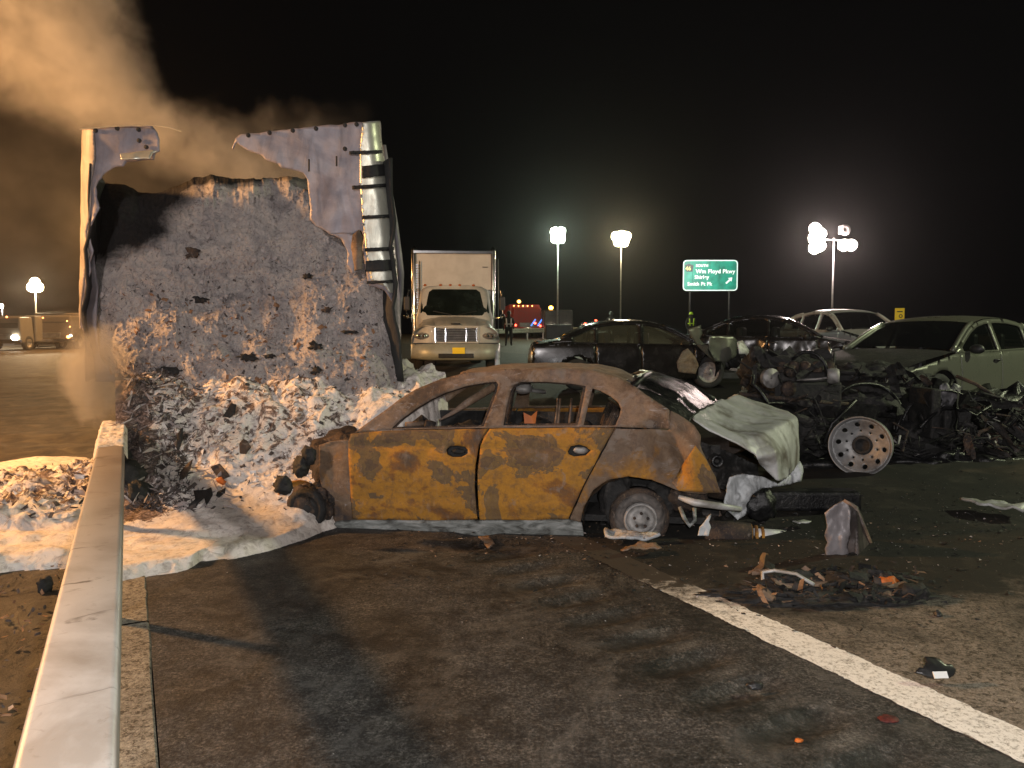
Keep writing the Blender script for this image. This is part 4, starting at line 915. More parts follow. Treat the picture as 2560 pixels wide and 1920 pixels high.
# rubble lying on the floor inside
b = MB()
for k in range(16): b.blob((-1.0+k*.15, 6.5+.9*((k*37) % 10)/10, .62+.12*((k*13) % 5)/5), (.16, .16, .12), k, .6, 8)
b.obj('cabin_rubble', M['char'], HC, True)['kind'] = 'stuff'

# ================================================================== OTHER CARS
PROF = [(-2.32, .28), (-2.37, .45), (-2.36, .58), (-2.28, .68), (-2.1, .755), (-1.8, .82), (-1.45, .875), (-1.08, .93), (-.80, 1.10), (-.52, 1.25), (-.30, 1.335), (-.05, 1.385), (.25, 1.405), (.6, 1.40), (.9, 1.365), (1.15, 1.30), (1.45, 1.16), (1.72, 1.03), (1.95, .99), (2.2, .97), (2.3, .92), (2.35, .8), (2.37, .5), (2.3, .28)]
PX = np.array([p[0] for p in PROF]); PZ = np.array([p[1] for p in PROF])
def car(name, label, loc, rz, body, hood=None, sc=(1, 1, 1), group=None, glass='glass', skip=(), crumple=None, rear_hatch=False, dark_front=None, wheels=True, tyre='rubber', rimm='rim', wm=None):
    t = thing(name, label, 'car', loc, rz, group)
    W0 = .9*sc[1]
    topx = PX[3:21]; topz = PZ[3:21].copy()
    if rear_hatch: topz = np.interp(topx, [p for p in topx], topz); topz = np.where(topx > .6, np.interp(topx, [.6, 1.6, 1.95, 2.2, 2.3], [1.40, 1.30, 1.12, 1.0, .92]), topz)
    tz = lambda x: np.interp(x, topx, topz)
    belt = lambda x: np.interp(x, [-2.3, -1.1, 0, 1.6, 2.3], [.66, .90, .915, .955, .93])
    def hw(x, z):
        x = np.asarray(x, float); z = np.asarray(z, float)
        w = np.where(z < .9, 1-.05*((z-.55)/.4)**2, .956-(z-.9)*.44)
        return W0*w*(1-.10*np.clip(np.abs(x)/2.37, 0, 1)**3.2)
    def fin(P):
        P = np.array(P, float).reshape(-1, 3)
        if crumple is not None: P = crumple(P)
        P[:, 0] *= sc[0]; P[:, 2] *= sc[2]; return P
    def sidep(nm, loop, mat, holes=(), thick=.01, inset=0.0, res=.06):
        for sgn in (-1, 1):
            panel(nm, loop, lambda x, z: fin(np.stack([x, sgn*(hw(x, z)-inset), z], -1)), holes, res, mat, t, thick)
    def strp(nm, xa, xb, mat, za=None, lift=.03, n=14, scale_w=1.0, m=21, inset=0.0, mod=None):
        x = np.linspace(xa, xb, n)[:, None]; v = np.linspace(-1, 1, m)[None]; z0 = tz(x)
        y = v*(hw(x, z0)-.004)*scale_w; z = z0+lift*(1-np.abs(v)**2.6)-inset-.0
        P = fin(np.stack([x+0*v, y+0*x, z], -1)); P = P.reshape(n, m, 3)
        return grid(nm, P[..., 0], P[..., 1], P[..., 2], mat, t)
    arch = lambda xw, x: np.where(np.abs(x-xw) < .37, .32+np.sqrt(np.clip(.37**2-(x-xw)**2, 0, 1)), 0)
    def lowb(x): return np.maximum(.22, np.maximum(arch(-1.42, x), arch(1.38, x)))
    def lower(x0, x1, cap=None):
        xs = np.linspace(x0, x1, max(3, int((x1-x0)/.045))); top = np.minimum(belt(xs), tz(xs)-.015); bot = lowb(xs)
        return [(a, b_) for a, b_ in zip(xs, bot)]+[(a, b_) for a, b_ in zip(xs[::-1], top[::-1])]
    hood = hood or body; df = dark_front or body
    if 'wing' not in skip: sidep('front_wing', lower(-2.28, -.99), df)
    sidep('front_door', lower(-.98, .10), body); sidep('rear_door', lower(.11, 1.02), body); sidep('rear_wing', lower(1.03, 2.3), body)
    xs = np.linspace(-1.07, 1.9, 70); top = tz(xs)-.012; bt = belt(xs); k = top > bt+.004; xs = xs[k]
    loop = [(a, b_) for a, b_ in zip(xs, belt(xs)+.002)]+[(a, b_) for a, b_ in zip(xs[::-1], tz(xs[::-1])-.012)]
    holes = []
    for a, b_ in ((-.92, .06), (.15, .98), (1.05, 1.48)):
        q = np.linspace(a, b_, 22); T_ = tz(q)-.075; B_ = belt(q)+.025; kk = T_ > B_+.03; q = q[kk]
        if b_ == 1.48: pass
        holes.append([(u_, v_) for u_, v_ in zip(q, B_[kk])]+[(u_, v_) for u_, v_ in zip(q[::-1], T_[kk][::-1])])
    sidep('window_frame', loop, body, holes, .02)
    if 'side_glass' not in skip:
        for h in holes: sidep('side_window', h, M[glass], (), 0, .015)
    strp('bonnet', -2.22, -1.10, hood, n=22)
    if 'windscreen' not in skip: strp('windscreen', -1.05, -.34, M[glass], lift=.05, scale_w=.93, inset=.008)
    strp('roof', -.34, 1.12, body, lift=.045, n=26)
    for sg in (-1, 1):
        pass
    if 'rear_glass' not in skip: strp('rear_window', 1.13, 1.70, M[glass], lift=.05, scale_w=.9)
    strp('boot_lid', 1.72, 2.28, body, n=14)
    # pillars either side of the screens
    for (xa, xb) in ((-1.09, -.33), (1.12, 1.72)):
        for sg in (-1, 1):
            x = np.linspace(xa, xb, 8); z = tz(x); y = hw(x, z)
            P = fin(np.stack([x, sg*(y-.03), z+.005], -1)); MB().tube([tuple(p) for p in P], .034, 6).obj('pillar', body, t, True)
    # nose and tail
    for nm, pr_, sgx, mt_ in (('front_bumper', [(-2.20, .74), (-2.30, .67), (-2.37, .56), (-2.38, .45), (-2.34, .30), (-2.25, .22)], -1, df), ('rear_bumper', [(2.27, .94), (2.33, .86), (2.37, .70), (2.38, .5), (2.34, .34), (2.25, .24)], 1, body)):
        X = []; Y = []; Z = []
        for (x, z) in pr_:
            for v in np.linspace(-1, 1, 25): X.append(x-sgx*.22*abs(v)**3); Y.append(v*float(hw(2.28, z))); Z.append(z)
        P = fin(np.stack([X, Y, Z], -1)).reshape(len(pr_), 25, 3); grid(nm, P[..., 0], P[..., 1], P[..., 2], mt_, t)
    P = lambda x, y, z: tuple(fin([(x, y, z)])[0])
    if 'lamps' not in skip:
        for sg in (-1, 1):
            b = MB(); b.blob(P(-2.24, sg*.60, .63), (.07, .17, .075), 1, .04, 10); b.obj('headlamp', M['lens'], t, True)
            b = MB(); b.blob(P(2.30, sg*.62, .82), (.06, .15, .08), 1, .04, 10); b.obj('tail_lamp', M['firered'], t, True)
            b = MB(); b.blob(P(-.74, sg*(W0+.06), .96), (.06, .10, .065), 2, .08, 10); b.obj('wing_mirror', wm or M['plastic'], t, True)
            for x in (-.04, .86):
                b = MB(); b.tube([P(x-.09, sg*(W0-.0), .80), P(x, sg*(W0+.035), .805), P(x+.09, sg*(W0+.0), .81)], .014, 6); b.obj('door_handle', M['plastic'], t, True)
    if wheels:
        for x in (-1.42, 1.38):
            for sg in (-1, 1):
                wheel(t, P(x, sg*(W0-.13), .32/sc[2]), .32, .21, M[tyre], M[rimm], .2, (0, -sg, 0))
    b = MB(); b.box(P(0, 0, .30), (4.0*sc[0], 1.5*sc[1], .12)); b.obj('underbody', M['plastic'], t)
    for x in (-.35, .45):
        for yv in ((-.38, .38) if x < 0 else (0,)):
            b = MB(); b.box(P(x+.05, yv, .55), (.5, .48 if x < 0 else 1.2, .2)); b.box(P(x+.32, yv, .88), (.14, .46 if x < 0 else 1.2, .6)); b.obj('seat', M['plastic'], t, bevel=.05)
    return t
def gat(px, Y, dx=0, dz=0):
    X = (px-1280)/FPX*Y+dx; return (X, Y, float(gz(X, Y))+dz)
# silver sedan at the right, its bonnet burnt black
car('silver_sedan', 'silver-green sedan at the right edge with its bonnet burnt black', gat(2339, 11.6), math.radians(32.4), M['silver'], M['char'], dark_front=M['silver'], rimm='chrome')
# dark wrecked sedan behind the burnt one, facing right, its nose torn off
def crA(P):
    k = np.clip((-P[:, 0]-.75)/1.5, 0, 1); n = fbm(P[:, 0]*3, P[:, 1]*3, P[:, 2]*3, 3, 91)
    P[:, 0] += k*k*.75+.18*k*n; P[:, 2] += k*(.16*fbm(P[:, 1]*4, P[:, 0]*4, P[:, 2]*2, 3, 92)+.05); P[:, 1] += .14*k*fbm(P[:, 2]*4, P[:, 0]*4, 0, 3, 93); return P
car('wrecked_sedan', 'black wrecked sedan seen side-on beyond the rusty car, its nose torn open', gat(1598, 16.2), math.radians(180), M['black_paint'], M['dkgrey_paint'], skip=('windscreen', 'lamps'), crumple=crA, glass='glass_dirty')
def crB(P):
    n = fbm(P[:, 0]*2.5, P[:, 1]*2.5, P[:, 2]*2.5, 3, 95); k = np.clip((P[:, 2]-.6), 0, 1)
    P[:, 2] -= .05*np.abs(n)*k; P[:, 1] += .06*n; return P
car('dark_sedan', 'dark sedan with dented roof between the black wreck and the pale car', gat(1935, 18.6), math.radians(158), M['black_paint'], M['char'], crumple=crB, sc=(1, 1, 1.04))
car('pale_suv', 'pale cream SUV facing the camera beyond the wrecks', gat(2115, 21.5), math.radians(100), M['white_paint'], sc=(1.0, 1.05, 1.17), rear_hatch=True)
# torn panels at the nose of the black wreck
def bigshard(name, parent, pts, Y, mat, sd, tilt=0, wave=.08):
    A = [at(px, py, Y) for px, py in pts]; c = sum(A, Vector())/len(A); lp = ragged([(a.x, a.z) for a in A], .06, .02, sd); V, Fc = cdt(lp, [], .06)
    Yv = Y+tilt*(V[:, 0]-c.x)+wave*fbm(V[:, 0]*3, V[:, 1]*3, 0, 3, sd)
    o = mk(name, np.stack([V[:, 0], Yv, V[:, 1]], -1), Fc, mat, parent); s = o.modifiers.new('s', 'SOLIDIFY'); s.thickness = .012; return o
tn = thing('torn_bodywork', 'torn grey-green wing and bonnet sheets standing up at the nose of the black wreck', 'wreckage')
bigshard('sheet', tn, [(1718, 822), (1752, 812), (1756, 834), (1748, 846), (1760, 860), (1800, 872), (1810, 900), (1790, 905), (1750, 870), (1726, 842)], 15.2, M['silver'], 3, .4)
bigshard('sheet', tn, [(1772, 842), (1832, 840), (1846, 850), (1842, 890), (1820, 905), (1786, 903), (1768, 870)], 15.0, M['silver'], 4, .3)
bigshard('sheet', tn, [(1842, 856), (1856, 852), (1872, 872), (1884, 892), (1876, 900), (1862, 884), (1846, 884)], 14.8, M['ash_metal'], 5, .2)
bigshard('sheet', tn, [(1690, 905), (1706, 880), (1720, 872), (1738, 890), (1746, 915), (1740, 935), (1695, 930)], 14.6, M['rust_frame'], 6, .2)
# ================================================================== WHITE BOX TRUCK
def truck():
    X, Y, Z = gat(1140, 20.7); t = thing('box_truck', 'white box truck with round-cornered cab parked facing the camera behind the trailer', 'truck', (X, Y, Z+.02), math.radians(5.5))
    b = MB(); b.box((0, 6.2, 2.28), (2.40, 7.4, 2.62)); b.obj('cargo_box', M['cream'], t, bevel=.03)
    b = MB(); b.box((0, 2.47, 3.62), (2.44, .10, .10)); b.box((0, 2.47, .98), (2.44, .10, .10)); b.obj('box_rail', M['chrome'], t, bevel=.015)
    for s in (-1, 1):
        b = MB(); b.lathe([(0, .075), (2.72, .075), (2.80, .05), (2.84, .001)], (0, 0, 1), (s*1.19, 2.5, .96), 14); b.obj('corner_post', M['chrome'], t, True)
    for s in (-1,):
        b = MB()
        for k in range(26): b.box((s*1.10, 2.40, 1.35+k*.075), (.07, .05, .035))
        b.obj('corrugated_strip', M['chrome'], t); MB().tube([(s*1.03, 2.40, 1.5), (s*1.03, 2.40, 3.35)], .015, 6).obj('hose', M['plastic'], t, True)
    b = MB(); b.box((.95, 2.446, 3.18), (.17, .006, .022)); b.obj('marking', M['plastic'], t)
    # cab shell: rounded block narrowing to the roof
    def shell(nm, secs, mat, n=28, p=5):
        V = []; F = []
        for (y, z, w, h0, h1) in secs: pass
    rows = [(.95, 1.10), (1.62, 1.12), (1.80, 1.06), (2.30, 1.0), (2.45, .95), (2.53, .80), (2.56, .4)]
    V = []; F = []; n = 36
    for (z, w) in rows:
        yf = 1.0+np.interp(z, [1.6, 2.5], [0, .42]); yb = 2.3; cy = (yf+yb)/2; hy = (yb-yf)/2
        for k in range(n):
            q = 2*PI*k/n; c, s = math.cos(q), math.sin(q)
            V.append((w*abs(c)**.35*(1 if c > 0 else -1), cy+hy*abs(s)**.35*(1 if s > 0 else -1), z))
    for i in range(len(rows)-1):
        for k in range(n): F.append((i*n+k, i*n+(k+1) % n, (i+1)*n+(k+1) % n, (i+1)*n+k))
    F.append(tuple((len(rows)-1)*n+k for k in range(n)))
    mk('cab', V, F, M['white_paint'], t)
    # windscreen, curved, just proud of the cab front
    nx, nz = 24, 10; V = []; F = []
    for j in range(nz+1):
        z = 1.68+.76*j/nz; w = np.interp(z, [1.68, 2.44], [1.0, .90]); w *= (1-.09*max(0, (j/nz-.85)/.15)**2)*(1-.04*max(0, (.12-j/nz)/.12))
        for i in range(nx+1):
            u = -1+2*i/nx; yf = .965+np.interp(z, [1.6, 2.5], [0, .42])+.12*u**4
            V.append((w*u, yf, z))
    F = [(j*(nx+1)+i, j*(nx+1)+i+1, (j+1)*(nx+1)+i+1, (j+1)*(nx+1)+i) for j in range(nz) for i in range(nx)]
    mk('windscreen', V, F, simple('dark_screen', [(.4, (.006, .009, .008)), (.7, (.02, .03, .028))], 2, .12, 0, 0), t)
    for s in (-1, 1): MB().tube([(s*.1, .98, 1.70), (s*.62, 1.0, 1.80)], .012, 5).obj('wiper', M['plastic'], t)
    for x in (-.85, -.4, -.12, .15, .55):
        b = MB(); b.blob((x, 1.45, 2.56), (.05, .05, .035), 1, .02, 8); b.obj('marker_lamp', M['amber_on'] if False else M['orange'], t, True)
    # bonnet: lofted front-to-back, narrow at the grille top, flaring to the wings
    def hood(y, u):       # u -1..1 across
        w = np.interp(y, [-.05, .3, 1.05], [.62, .72, .98]); z = np.interp(y, [-.05, .12, .5, 1.05], [1.30, 1.42, 1.53, 1.66])
        return (w*u, y+.10*u*u, z-.10*abs(u)**3)
    ys = np.linspace(-.05, 1.05, 16); us = np.linspace(-1, 1, 21)
    A = np.array([[hood(y, u) for u in us] for y in ys]); grid('bonnet', A[..., 0], A[..., 1], A[..., 2], M['white_paint'], t)
    for s in (-1, 1):
        b = MB(); V = []; F = []; n1, n2 = 18, 12
        for i in range(n1+1):
            q = i/n1; yy = -.02+1.15*q
            for j in range(n2+1):
                r = j/n2; x = .60+.62*math.sin(r*PI/2)*(1-.10*abs(q-.4)); z = np.interp(r, [0, .35, .7, 1], [1.36+.27*q, 1.34+.2*q, 1.20+.06*q, .90]); x -= .0; y2 = yy+.25*(r**3)*(1-q)+(0.02 if r < .2 else 0)
                V.append((s*x, y2, z))
        F = [(i*(n2+1)+j, (i+1)*(n2+1)+j, (i+1)*(n2+1)+j+1, i*(n2+1)+j+1) for i in range(n1) for j in range(n2)]
        mk('wing', V, F, M['white_paint'], t)
        # wing front face
        lp = [(.58, .90), (1.20, .90), (1.21, 1.05), (1.15, 1.22), (1.0, 1.32), (.80, 1.38), (.60, 1.37)]
        V2, Fc = cdt([(s*a, c) for a, c in lp], [], .06); mk('wing_front', np.stack([V2[:, 0], .0+.30*np.clip((np.abs(V2[:, 0])-.6)/.6, 0, 1)**2, V2[:, 1]], -1), Fc, M['white_paint'], t)
        b = MB(); b.blob((s*.93, .05, 1.10), (.23, .10, .09), 2, .03, 12); o = b.obj('headlamp', M['lens'], t, True); o.rotation_euler = (0, 0, 0)
        for k in (-.07, .05):
            b = MB(); b.lathe([(0, .045), (-.02, .04), (-.03, .001)], (0, 1, 0), (s*(.93+k), -.045, 1.10), 12); b.obj('bulb', M['chrome'], t, True)
    lp = [(-.62, .90), (.62, .90), (.62, 1.37), (-.62, 1.37)]
    h = [(-.56, .94), (.56, .94), (.56, 1.31), (-.56, 1.31)]
    V2, Fc = cdt(lp, [h], .08); o = mk('grille_surround', np.stack([V2[:, 0], -.03+0*V2[:, 0], V2[:, 1]], -1), Fc, M['white_paint'], t, False); s_ = o.modifiers.new('s', 'SOLIDIFY'); s_.thickness = .05
    b = MB(); b.box((0, .06, 1.12), (1.16, .04, .42)); b.obj('grille_back', M['plastic'], t)
    for k in range(8):
        b = MB(); b.box((0, -.01, .97+k*.045), (1.12, .03, .016)); b.obj('grille_slat', M['grille'], t)
    for x in (-.56, -.28, .28, .56):
        b = MB(); b.box((x, -.02, 1.125), (.035, .04, .37)); b.obj('grille_bar', M['chrome'], t)
    b = MB(); b.box((0, -.02, 1.47), (.26, .02, .045)); o = b.obj('badge', M['plastic'], t, bevel=.01); o.location = (0, .07, -.045)
    # bumper with slot, plate
    V = []; F = []; us = np.linspace(-1, 1, 31); pr = [(.88, .02), (.86, -.06), (.55, -.08), (.46, -.05), (.44, .05)]
    for (z, y) in pr:
        for u in us: V.append((1.21*u, y+.30*abs(u)**5-.02, z+(.05*abs(u)**4 if z < .5 else 0)))
    F = [(i*31+j, i*31+j+1, (i+1)*31+j+1, (i+1)*31+j) for i in range(len(pr)-1) for j in range(30)]
    o = mk('bumper', V, F, simple('bumper_grey', [(.3, (.30, .32, .28)), (.7, (.42, .44, .39))], 4, .4, .2, .1), t); s_ = o.modifiers.new('s', 'SOLIDIFY'); s_.thickness = .02
    b = MB(); b.box((0, .0, .895), (2.3, .04, .03)); b.obj('bumper_trim', M['plastic'], t)
    b = MB(); b.box((0, -.115, .56), (.95, .03, .12)); b.obj('air_slot', M['plastic'], t, bevel=.01)
    b = MB(); b.box((.07, -.135, .70), (.34, .012, .17)); b.obj('licence_plate', M['plate'], t, bevel=.004)
    for s in (-1, 1):
        wheel(t, (s*1.0, .75, .46), .48, .29, M['rubber'], M['chrome'], .26, (-s, 0, 0))
        MB().tube([(s*.98, 1.35, 2.42), (s*1.32, 1.2, 2.40), (s*1.38, 1.2, 2.0), (s*1.38, 1.2, 1.62), (s*1.02, 1.25, 1.6)], .013, 6).obj('mirror_arm', M['chrome'], t, True)
        b = MB(); b.box((s*1.36, 1.18, 2.02), (.17, .07, .40)); b.obj('mirror', M['plastic'], t, bevel=.03)
        b = MB(); b.lathe([(0, .075), (-.02, .07), (-.05, .001)], (0, 1, 0), (s*1.38, 1.16, 1.66), 14); b.obj('spot_mirror', M['chrome'], t, True)
        b = MB(); b.box((s*.75, 4.8, .52), (.4, .9, .9)); b.obj('wheel_pair', M['rubber'], t, bevel=.15)
    b = MB(); b.box((0, 5, .72), (.9, 9.5, .24)); b.obj('chassis', M['plastic'], t)
    MB().tube([(1.33, 2.2, 1.2), (1.33, 2.2, 3.4)], .009, 6).obj('aerial', M['mast'], t, True)
truck()
# pale torn strip of metal standing in front of the truck's right wheel
shard('bent_strip', 'short bright bent metal strip standing before the right wheel of the box truck', 'debris', [(1238, 880), (1243, 872), (1248, 884), (1250, 925), (1238, 924)], 12.5, M['ash_metal'], .02, .1, .03, 44)

# ================================================================== BURNT TRACTOR UNIT
TW = thing('burnt_tractor', 'charred truck tractor wreck with one bare steel wheel, between the rusty car and silver sedan', 'truck wreck')
def blobs(name, lst, mat, amp=.5, fr=2.4, smooth_=True):
    b = MB()
    for k, (px, py, Y, r) in enumerate(lst): b.blob(at(px, py, Y), r, k*5+len(name), amp, 16, fr)
    return b.obj(name, mat, TW, smooth_)
blobs('engine', [(1905, 935, 9.1, (.22, .3, .26)), (1960, 950, 9.1, (.30, .35, .23)), (2010, 935, 9.2, (.27, .3, .22)), (2050, 965, 9.1, (.2, .3, .25)), (1930, 985, 9.0, (.35, .4, .2))], simple('burnt_engine', [(.32, (.006, .005, .005)), (.5, (.022, .018, .017)), (.62, (.06, .05, .045)), (.75, (.13, .11, .10))], 8, .6, .2, 1.0, 22, .03, 10, 1.2), .7)
blobs('injector_cap', [(2041, 885, 8.8, .07)], M['rim'], .25, 3)
b = MB(); b.lathe([(-.06, .001), (-.06, .075), (-.03, .085), (.03, .085), (.06, .07), (.06, .001)], (1, -.35, 0), at(2083, 940, 8.2), 18); b.obj('filter_can', M['rim'], TW, True)
MB().tube([at(1992, 950, 8.3), at(2040, 948, 8.2), at(2072, 944, 8.2)], .012, 6).obj('pipe', M['rim'], TW, True)
MB().tube([at(2072, 858, 8.6), at(2078, 890, 8.6), at(2090, 935, 8.6)], .012, 6).obj('chain', M['chrome'], TW, True)
blobs('firewall', [(2170, 935, 9.6, (.5, .35, .14)), (2240, 950, 9.8, (.5, .35, .12)), (2310, 975, 9.8, (.4, .35, .12)), (2160, 1000, 9.3, (.5, .4, .24)), (2270, 1030, 9.4, (.5, .4, .24))], M['char'], .6, 4)
blobs('cab_floor', [(2000, 1060, 8.7, (.5, .4, .25)), (2080, 1120, 8.8, (.45, .4, .22)), (1950, 1120, 8.8, (.45, .4, .22)), (2310, 1100, 8.8, (.45, .4, .26)), (2420, 1110, 8.8, (.45, .4, .22)), (2510, 1120, 8.6, (.45, .4, .2)), (2250, 1160, 8.5, (.4, .4, .2))], M['char'], .6, 4)
b = MB()
for (x0, y0, x1, y1, Y) in ((1860, 1010, 2190, 1030, 8.3), (2180, 1060, 2560, 1100, 8.6), (2330, 960, 2560, 1075, 9.0), (2400, 1000, 2520, 1120, 8.4)):
    A = at(x0, y0, Y); B = at(x1, y1, Y+.2); d = (B-A); b.box((A+B)/2, (d.length, .09, .16), d.to_track_quat('X', 'Z').to_matrix())
b.obj('frame_rail', M['char_shiny'], TW)
for k, pts in enumerate(([(1850, 985, 8.3), (1990, 1000, 8.3), (2120, 1010, 8.4)], [(2325, 965, 8.8), (2330, 1010, 8.7), (2322, 1060, 8.7), (2330, 1100, 8.6)], [(2390, 940, 9.2), (2440, 960, 9.1), (2500, 1000, 9.0), (2560, 1045, 8.8)], [(2140, 1000, 8.0), (2080, 1060, 8.0), (2060, 1110, 8.0)], [(2420, 1130, 8.2), (2450, 1080, 8.2), (2500, 1060, 8.3), (2560, 1100, 8.3)], [(2380, 950, 9.3), (2372, 975, 9.2), (2390, 1010, 9.1)])):
    MB().tube([at(*p) for p in pts], .022, 6).obj('bent_tube', M['char_shiny'] if k % 2 else M['rust_dark'], TW, True)
for k, pts in enumerate(([(2352, 965), (2368, 958), (2380, 975), (2392, 960), (2408, 968), (2400, 1010), (2388, 1060), (2362, 1070), (2350, 1020)], [(2300, 1010), (2335, 1000), (2342, 1060), (2310, 1090)], [(1898, 985), (2060, 1000), (2080, 1040), (1960, 1050), (1900, 1030)])):
    A = [at(px, py, 8.7) for px, py in pts]; lp = ragged([(a.x, a.z) for a in A], .04, .03, k+2); V, Fc = cdt(lp, [], .035)
    o = mk('body_sheet', np.stack([V[:, 0], 8.7+.10*fbm(V[:, 0]*7, V[:, 1]*4, 0, 3, k+40), V[:, 1]], -1), Fc, M['rust_dark'] if k else simple('grey_sheet', [(.4, (.06, .06, .065)), (.7, (.20, .19, .20))], 9, .5, .3, .5), TW); s = o.modifiers.new('s', 'SOLIDIFY'); s.thickness = .01
b = MB(); b.blob(at(1600, 1300, 6.6), (.5, .3, .05), 3, .6, 14, 3); b.obj('ash_bed', M['char'], HC, True)
blobs('charred_mass', [(2440, 1040, 9.2, (.6, .5, .35)), (2540, 1060, 9.2, (.5, .5, .35)), (2330, 1150, 8.2, (.5, .35, .14)), (2480, 1160, 8.2, (.6, .4, .14)), (2050, 1170, 8.3, (.5, .3, .14))], M['char_shiny'], .8, 3)
def scrap(name, regions, n, mat, seed, size=(.06, .3)):
    r = np.random.default_rng(seed); b = MB()
    for k in range(n):
        x0, y0, x1, y1, Ya, Yb = regions[k % len(regions)]
        c = at(r.uniform(x0, x1), r.uniform(y0, y1), r.uniform(Ya, Yb)); L = r.uniform(*size); d = Vector(r.normal(size=3)*np.array([1, .6, .7])).normalized()
        if r.random() < .45:
            q = Vector(r.normal(size=3))*.05; b.tube([c-d*L*.6, c+q, c+d*L*.6], r.uniform(.004, .014), 5)
        else:
            e = d.orthogonal().normalized(); e.rotate(Matrix.Rotation(r.uniform(0, 6.3), 3, d)); W = L*r.uniform(.2, .6); g = d.cross(e); n_ = 4; V = []
            for i in range(n_+1):
                for j in range(3): V.append(c+d*(i/n_-.5)*L+e*(j/2-.5)*W*(1-.4*abs(i/n_-.5)*r.uniform(0, 2))+g*L*(r.uniform(-.06, .06)+.25*(i/n_-.5)**2*r.choice([-1, 1])))
            b.add(V, [(i*3+j, (i+1)*3+j, (i+1)*3+j+1, i*3+j+1) for i in range(n_) for j in range(2)])
    o = b.obj(name, mat, TW); o['kind'] = 'stuff'; return o
RG = [(1880, 900, 2090, 1010, 8.2, 9), (1900, 1000, 2120, 1150, 8.1, 8.9), (2120, 930, 2340, 1010, 8.9, 9.8), (2230, 1010, 2560, 1130, 8.0, 9), (2330, 1000, 2560, 1080, 8.2, 9.2), (2240, 1090, 2560, 1180, 7.9, 8.6)]
scrap('charred_scrap', RG, 300, M['char'], 3, (.1, .5)); scrap('sooty_scrap', RG, 110, M['rust_dark'], 4, (.05, .3)); scrap('glinting_scrap', RG, 60, M['rim'], 5, (.02, .07))
scrap('charred_scrap', [(1700, 1180, 1900, 1300, 6.2, 6.9), (1420, 1260, 1720, 1320, 6.25, 6.7)], 160, M['char'], 6, (.04, .16)); scrap('sooty_scrap', [(1690, 1190, 1880, 1300, 6.2, 6.9)], 60, M['rust_frame'], 7, (.03, .1))
A = at(1925, 950, 8.35)
for k, (dx, dz, r) in enumerate(((0, .02, .11), (.22, .10, .07), (.20, -.10, .085))):
    b = MB(); b.lathe([(-.03, r*.35), (-.03, r), (-.01, r*.86), (.01, r), (.03, r), (.03, .01)], (.3, -1, 0), (A.x+dx, A.y, A.z+dz), 24); b.obj('pulley', M['rust_dark'] if k else M['rim'], TW, True)
for pts in ([(1890, 920, 8.4), (1880, 960, 8.2), (1920, 1010, 8.1), (1990, 1020, 8.2)], [(1980, 900, 8.5), (2020, 880, 8.4), (2060, 905, 8.3), (2075, 960, 8.3)], [(2090, 990, 8.4), (2150, 960, 8.5), (2220, 975, 8.6), (2260, 1030, 8.4), (2240, 1080, 8.3)], [(2300, 1070, 8.2), (2360, 1020, 8.3), (2440, 1040, 8.3), (2500, 1010, 8.6)]):
    P_ = [at(*p) for p in pts]; Q_ = []
    for i in range(len(P_)-1):
        for u_ in (0, .33, .66): Q_.append(P_[i].lerp(P_[i+1], u_)+Vector((0, 0, .03*math.sin(3*u_))))
    MB().tube(Q_+[P_[-1]], .02, 8).obj('hose', M['char_shiny'], TW, True)
# recognisable pieces: engine block with ribs, axle beam, leaf spring, steering box, battery tray, radiator frame
A = at(2000, 985, 8.6); b = MB(); b.box((A.x, A.y, A.z), (.75, .5, .30)); b.box((A.x-.05, A.y-.02, A.z+.2), (.6, .36, .14)); b.obj('engine_block', M['char'], TW, bevel=.03)
for k in range(5):
    b = MB(); b.lathe([(0, .05), (.10, .055), (.12, .03), (.12, .001)], (0, 0, 1), (A.x-.28+k*.13, A.y-.2, A.z+.26), 12); b.obj('valve_cover', M['rust_dark'], TW, True)
b = MB(); b.tube([at(1990, 1105, 8.6), at(2080, 1112, 8.45), at(2145, 1115, 8.3)], .07, 12); b.obj('axle', M['char_shiny'], TW, True)
b = MB()
for k in range(5): b.tube([at(2190+k*6, 1120-k*8, 8.0), at(2300, 1148-k*8, 8.0), at(2420-k*8, 1112-k*8, 8.1)], .012, 4)
b.obj('leaf_spring', M['char_shiny'], TW)
A = at(2310, 1030, 8.5); b = MB(); b.box((A.x, A.y, A.z), (.10, .5, .55)); b.box((A.x+.3, A.y, A.z-.1), (.3, .3, .3)); b.obj('battery_box', M['char'], TW, bevel=.02)
b = MB(); b.lathe([(0, .14), (.6, .14)], (1, .2, -.1), at(2390, 1130, 8.3), 20, True); b.obj('air_tank', M['char_shiny'], TW, True)
V = []; F = []
for i in range(17):
    q = PI*i/16; P_ = at(2330, 1010, 8.9)
    for j in (0, 1): V.append((P_.x+.46*math.cos(q), P_.y-.25+.5*j, P_.z-.25+.42*math.sin(q)))
F = [(i*2, i*2+2, i*2+3, i*2+1) for i in range(16)]; o = mk('wheel_arch', V, F, M['char_shiny'], TW); sm_ = o.modifiers.new('s', 'SOLIDIFY'); sm_.thickness = .015
